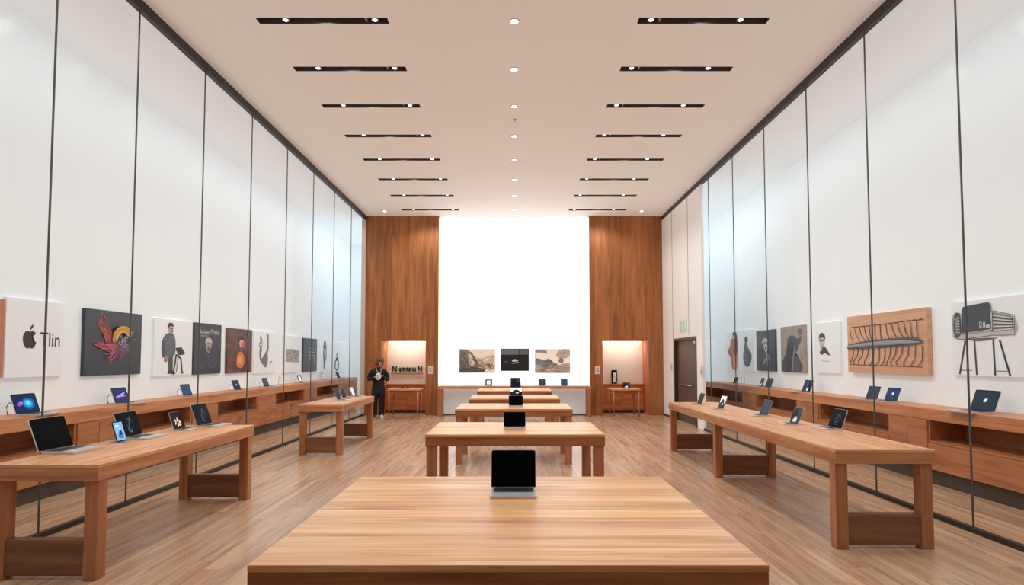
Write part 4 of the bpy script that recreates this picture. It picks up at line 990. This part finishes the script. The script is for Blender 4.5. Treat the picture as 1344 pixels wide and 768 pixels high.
bm = B(); tube(bm, smooth3([tuple(hp(-.024,-.085,-.058)), tuple(hp(0,-.096,-.056)), tuple(hp(.024,-.085,-.058))], 3), .005, 6); obj('mouth', bm, mat('lips', srgb(160,92,84), .5), per)
bm = B(); rr = random.Random(2)
for q in range(240):
    th = rr.random()*6.283; ph = rr.uniform(-.75, 1.0)
    x, z = math.cos(th)*math.sqrt(1-min(1,ph*ph)*.9), ph; y = math.sin(th)*math.sqrt(1-min(1,ph*ph)*.9)
    if y < -.35 and z < .55: continue
    p = hp(x*.1, y*.116+.012, z*.136-(.03 if z < 0 else 0)); r_ = rr.uniform(.022,.036)
    ball(bm, p, (r_,r_,r_*1.2), 0, 8, 6)
for s in (-1,1):
    for q in range(14): ball(bm, hp(s*rr.uniform(.07,.095), rr.uniform(-.03,.06), rr.uniform(-.13,-.02)), (.024,.024,.03), 0, 8, 6)
remeshed(obj('hair', bm, hairm, per), .009, 1)
bm = B()
loft(bm, [(0,0,.98,.178,.128),(0,0,1.06,.165,.12),(0,-.005,1.2,.175,.122),(0,-.005,1.33,.195,.124),(0,0,1.41,.186,.105),(0,0,1.455,.115,.085),(0,-.004,1.485,.07,.07)], 24)
for s in (-1,1): limb(bm, [(s*.145,0,1.365),(s*.232,.01,1.27),(s*.272,.03,1.135),(s*.205,-.1,1.148),tuple(wr[s]+Vector((s*.012,.02,-.004)))], [.078,.066,.060,.052,.040])
remeshed(obj('jacket', bm, black, per), .011, 2)
bm = B()
loft(bm, [(0,0,.70,.19,.13),(0,0,.85,.185,.13),(0,0,1.0,.166,.118)], 24)
for s in (-1,1): limb(bm, [(s*.085,0,.92),(s*.095,-.008,.7),(s*.1,-.012,.45),(s*.104,.012,.2),(s*.104,.015,.065)], [.10,.10,.088,.078,.072])
remeshed(obj('trousers', bm, black, per), .012, 2)
for s in (-1,1):
    bm = B(); x_ = s*.104
    tube(bm, [(x_,.07,.04),(x_,.03,.052),(x_,-.05,.05),(x_+.004,-.13,.038),(x_+.004,-.185,.03),(x_+.004,-.20,.028)], [(.03,.026),(.042,.05),(.045,.048),(.048,.036),(.04,.028),(.02,.016)], 14)
    sh = obj('shoe', bm, mat('white sneaker', srgb(236,234,230), .5) if s > 0 else mat('dark sneaker', srgb(52,50,52), .6), per)
    bm = B(); pts = ell(x_+.003, -.065, .05, .142, 20); lo_ = [bm.verts.new((*p,0)) for p in pts]; hi = [bm.verts.new((*p,.018)) for p in pts]
    bm.faces.new(lo_[::-1]); bm.faces.new(hi)
    for k in range(20): bm.faces.new((lo_[k],lo_[(k+1)%20],hi[(k+1)%20],hi[k]))
    obj('sole', bm, mat('white sole', srgb(224,222,218), .6), sh)
bm = B(); lan = smooth3([(-.065,-.045,1.475),(-.06,-.125,1.40),(.0,-.14,1.31),(.045,-.128,1.30),(.07,-.115,1.40),(.065,-.045,1.475)], 5); tube(bm, lan, .007, 8)
obj('lanyard', bm, mat('white lanyard', srgb(220,220,222), .6), per)
bm = B(); box(bm, (.0,-.155,1.235), (.06,-.146,1.31)); obj('badge', bm, mat('blue grey badge', srgb(150,164,186), .5), per, bevel=.003)
# round printed pouch held in both hands
pc = thing('round_pouch', 'round white pouch with dark markings held by the person in black', 'pouch', (PXY[0]+.055, PXY[1]-.275, 1.215), R(14))
bm = B()
ball(bm, (0,0,0), (.078,.022,.105), 0, 24, 14); obj('pouch_body', bm, mat('white pouch', srgb(238,238,236), .6), pc)
bm = B(); KEEP.add(id(bm)); ms = []
art(bm, [(BK, ell(-.022,.03,.014,.02)), (BK, ell(.02,.025,.012,.018)), (BK, stroke(smooth_pts([(-.03,-.03),(0,-.045),(.032,-.025)], False), .012)), (BK, stroke([(0,.01),(-.006,-.01)], .008))], lambda u, v, d: (u, -.0235-d*.5+.022*(1-math.sqrt(max(0,1-(u/.078)**2-(v/.105)**2))), v), ms)
obj('markings', bm, ms, pc)

# ------------------------------------------------------------------ light
def area(name, loc, rot, sx, sy, e, col=(1,1,1)):
    l = bpy.data.lights.new(name, 'AREA'); l.shape = 'RECTANGLE'; l.size = sx; l.size_y = sy; l.energy = e; l.color = col
    o_ = bpy.data.objects.new(name, l); C.objects.link(o_); o_.location = loc; o_.rotation_euler = rot; return o_
# added area lamps, unseen behind the glass head, brighten the gallery walls
area('gallery_fill', (-5.0, 10.4, 5.95), (0, R(20), 0), .25, 25.5, 105, (.93,.97,1))
area('gallery_fill', (5.0, 9, 5.95), (0, R(-20), 0), .25, 22.5, 90, (.93,.97,1))
# added spots without slots, out of view overhead, brighten the front table
for y in (2.3, 3.7, 5.1, 6.45):
    for x in (-2.5, 2.47):
        lt = bpy.data.lights.new('ceiling_spot', 'SPOT'); lt.energy = 74; lt.spot_size = R(150); lt.spot_blend = .6; lt.shadow_soft_size = .15; lt.color = (1, .97, .93)
        lo = bpy.data.objects.new('ceiling_spot', lt); C.objects.link(lo); lo.location = (x, y, CEIL-.03)
# added weak fill lamp behind the camera, no opening there
area('front_fill', (0, -2.4, 3.6), (R(78), 0, 0), 8.5, 4.5, 8, (1,.99,.97))
w = bpy.data.worlds.new('World'); scene.world = w; w.use_nodes = True
w.node_tree.nodes['Background'].inputs[0].default_value = (.95,.97,1,1); w.node_tree.nodes['Background'].inputs[1].default_value = .22

# ------------------------------------------------------------------ camera
cd = bpy.data.cameras.new('Camera'); cam = bpy.data.objects.new('Camera', cd); C.objects.link(cam)
cam.location = (0, 0, EYE); cam.rotation_euler = (R(90)+TH_, 0, 0)
cd.sensor_width = 36; cd.lens = F_/1344*36
cd.shift_x = (672-PX_)/1344; cd.shift_y = (PY_-384)/1344; cd.clip_start = .05
scene.camera = cam
scene.view_settings.view_transform = 'Standard'
scene.view_settings.look = 'None'
scene.view_settings.exposure = .27
scene.cycles.use_denoising = True
scene.cycles.max_bounces = 10; scene.cycles.diffuse_bounces = 5; scene.cycles.transparent_max_bounces = 24
scene.cycles.sample_clamp_indirect = 6
scene.cycles.caustics_reflective = False; scene.cycles.caustics_refractive = False
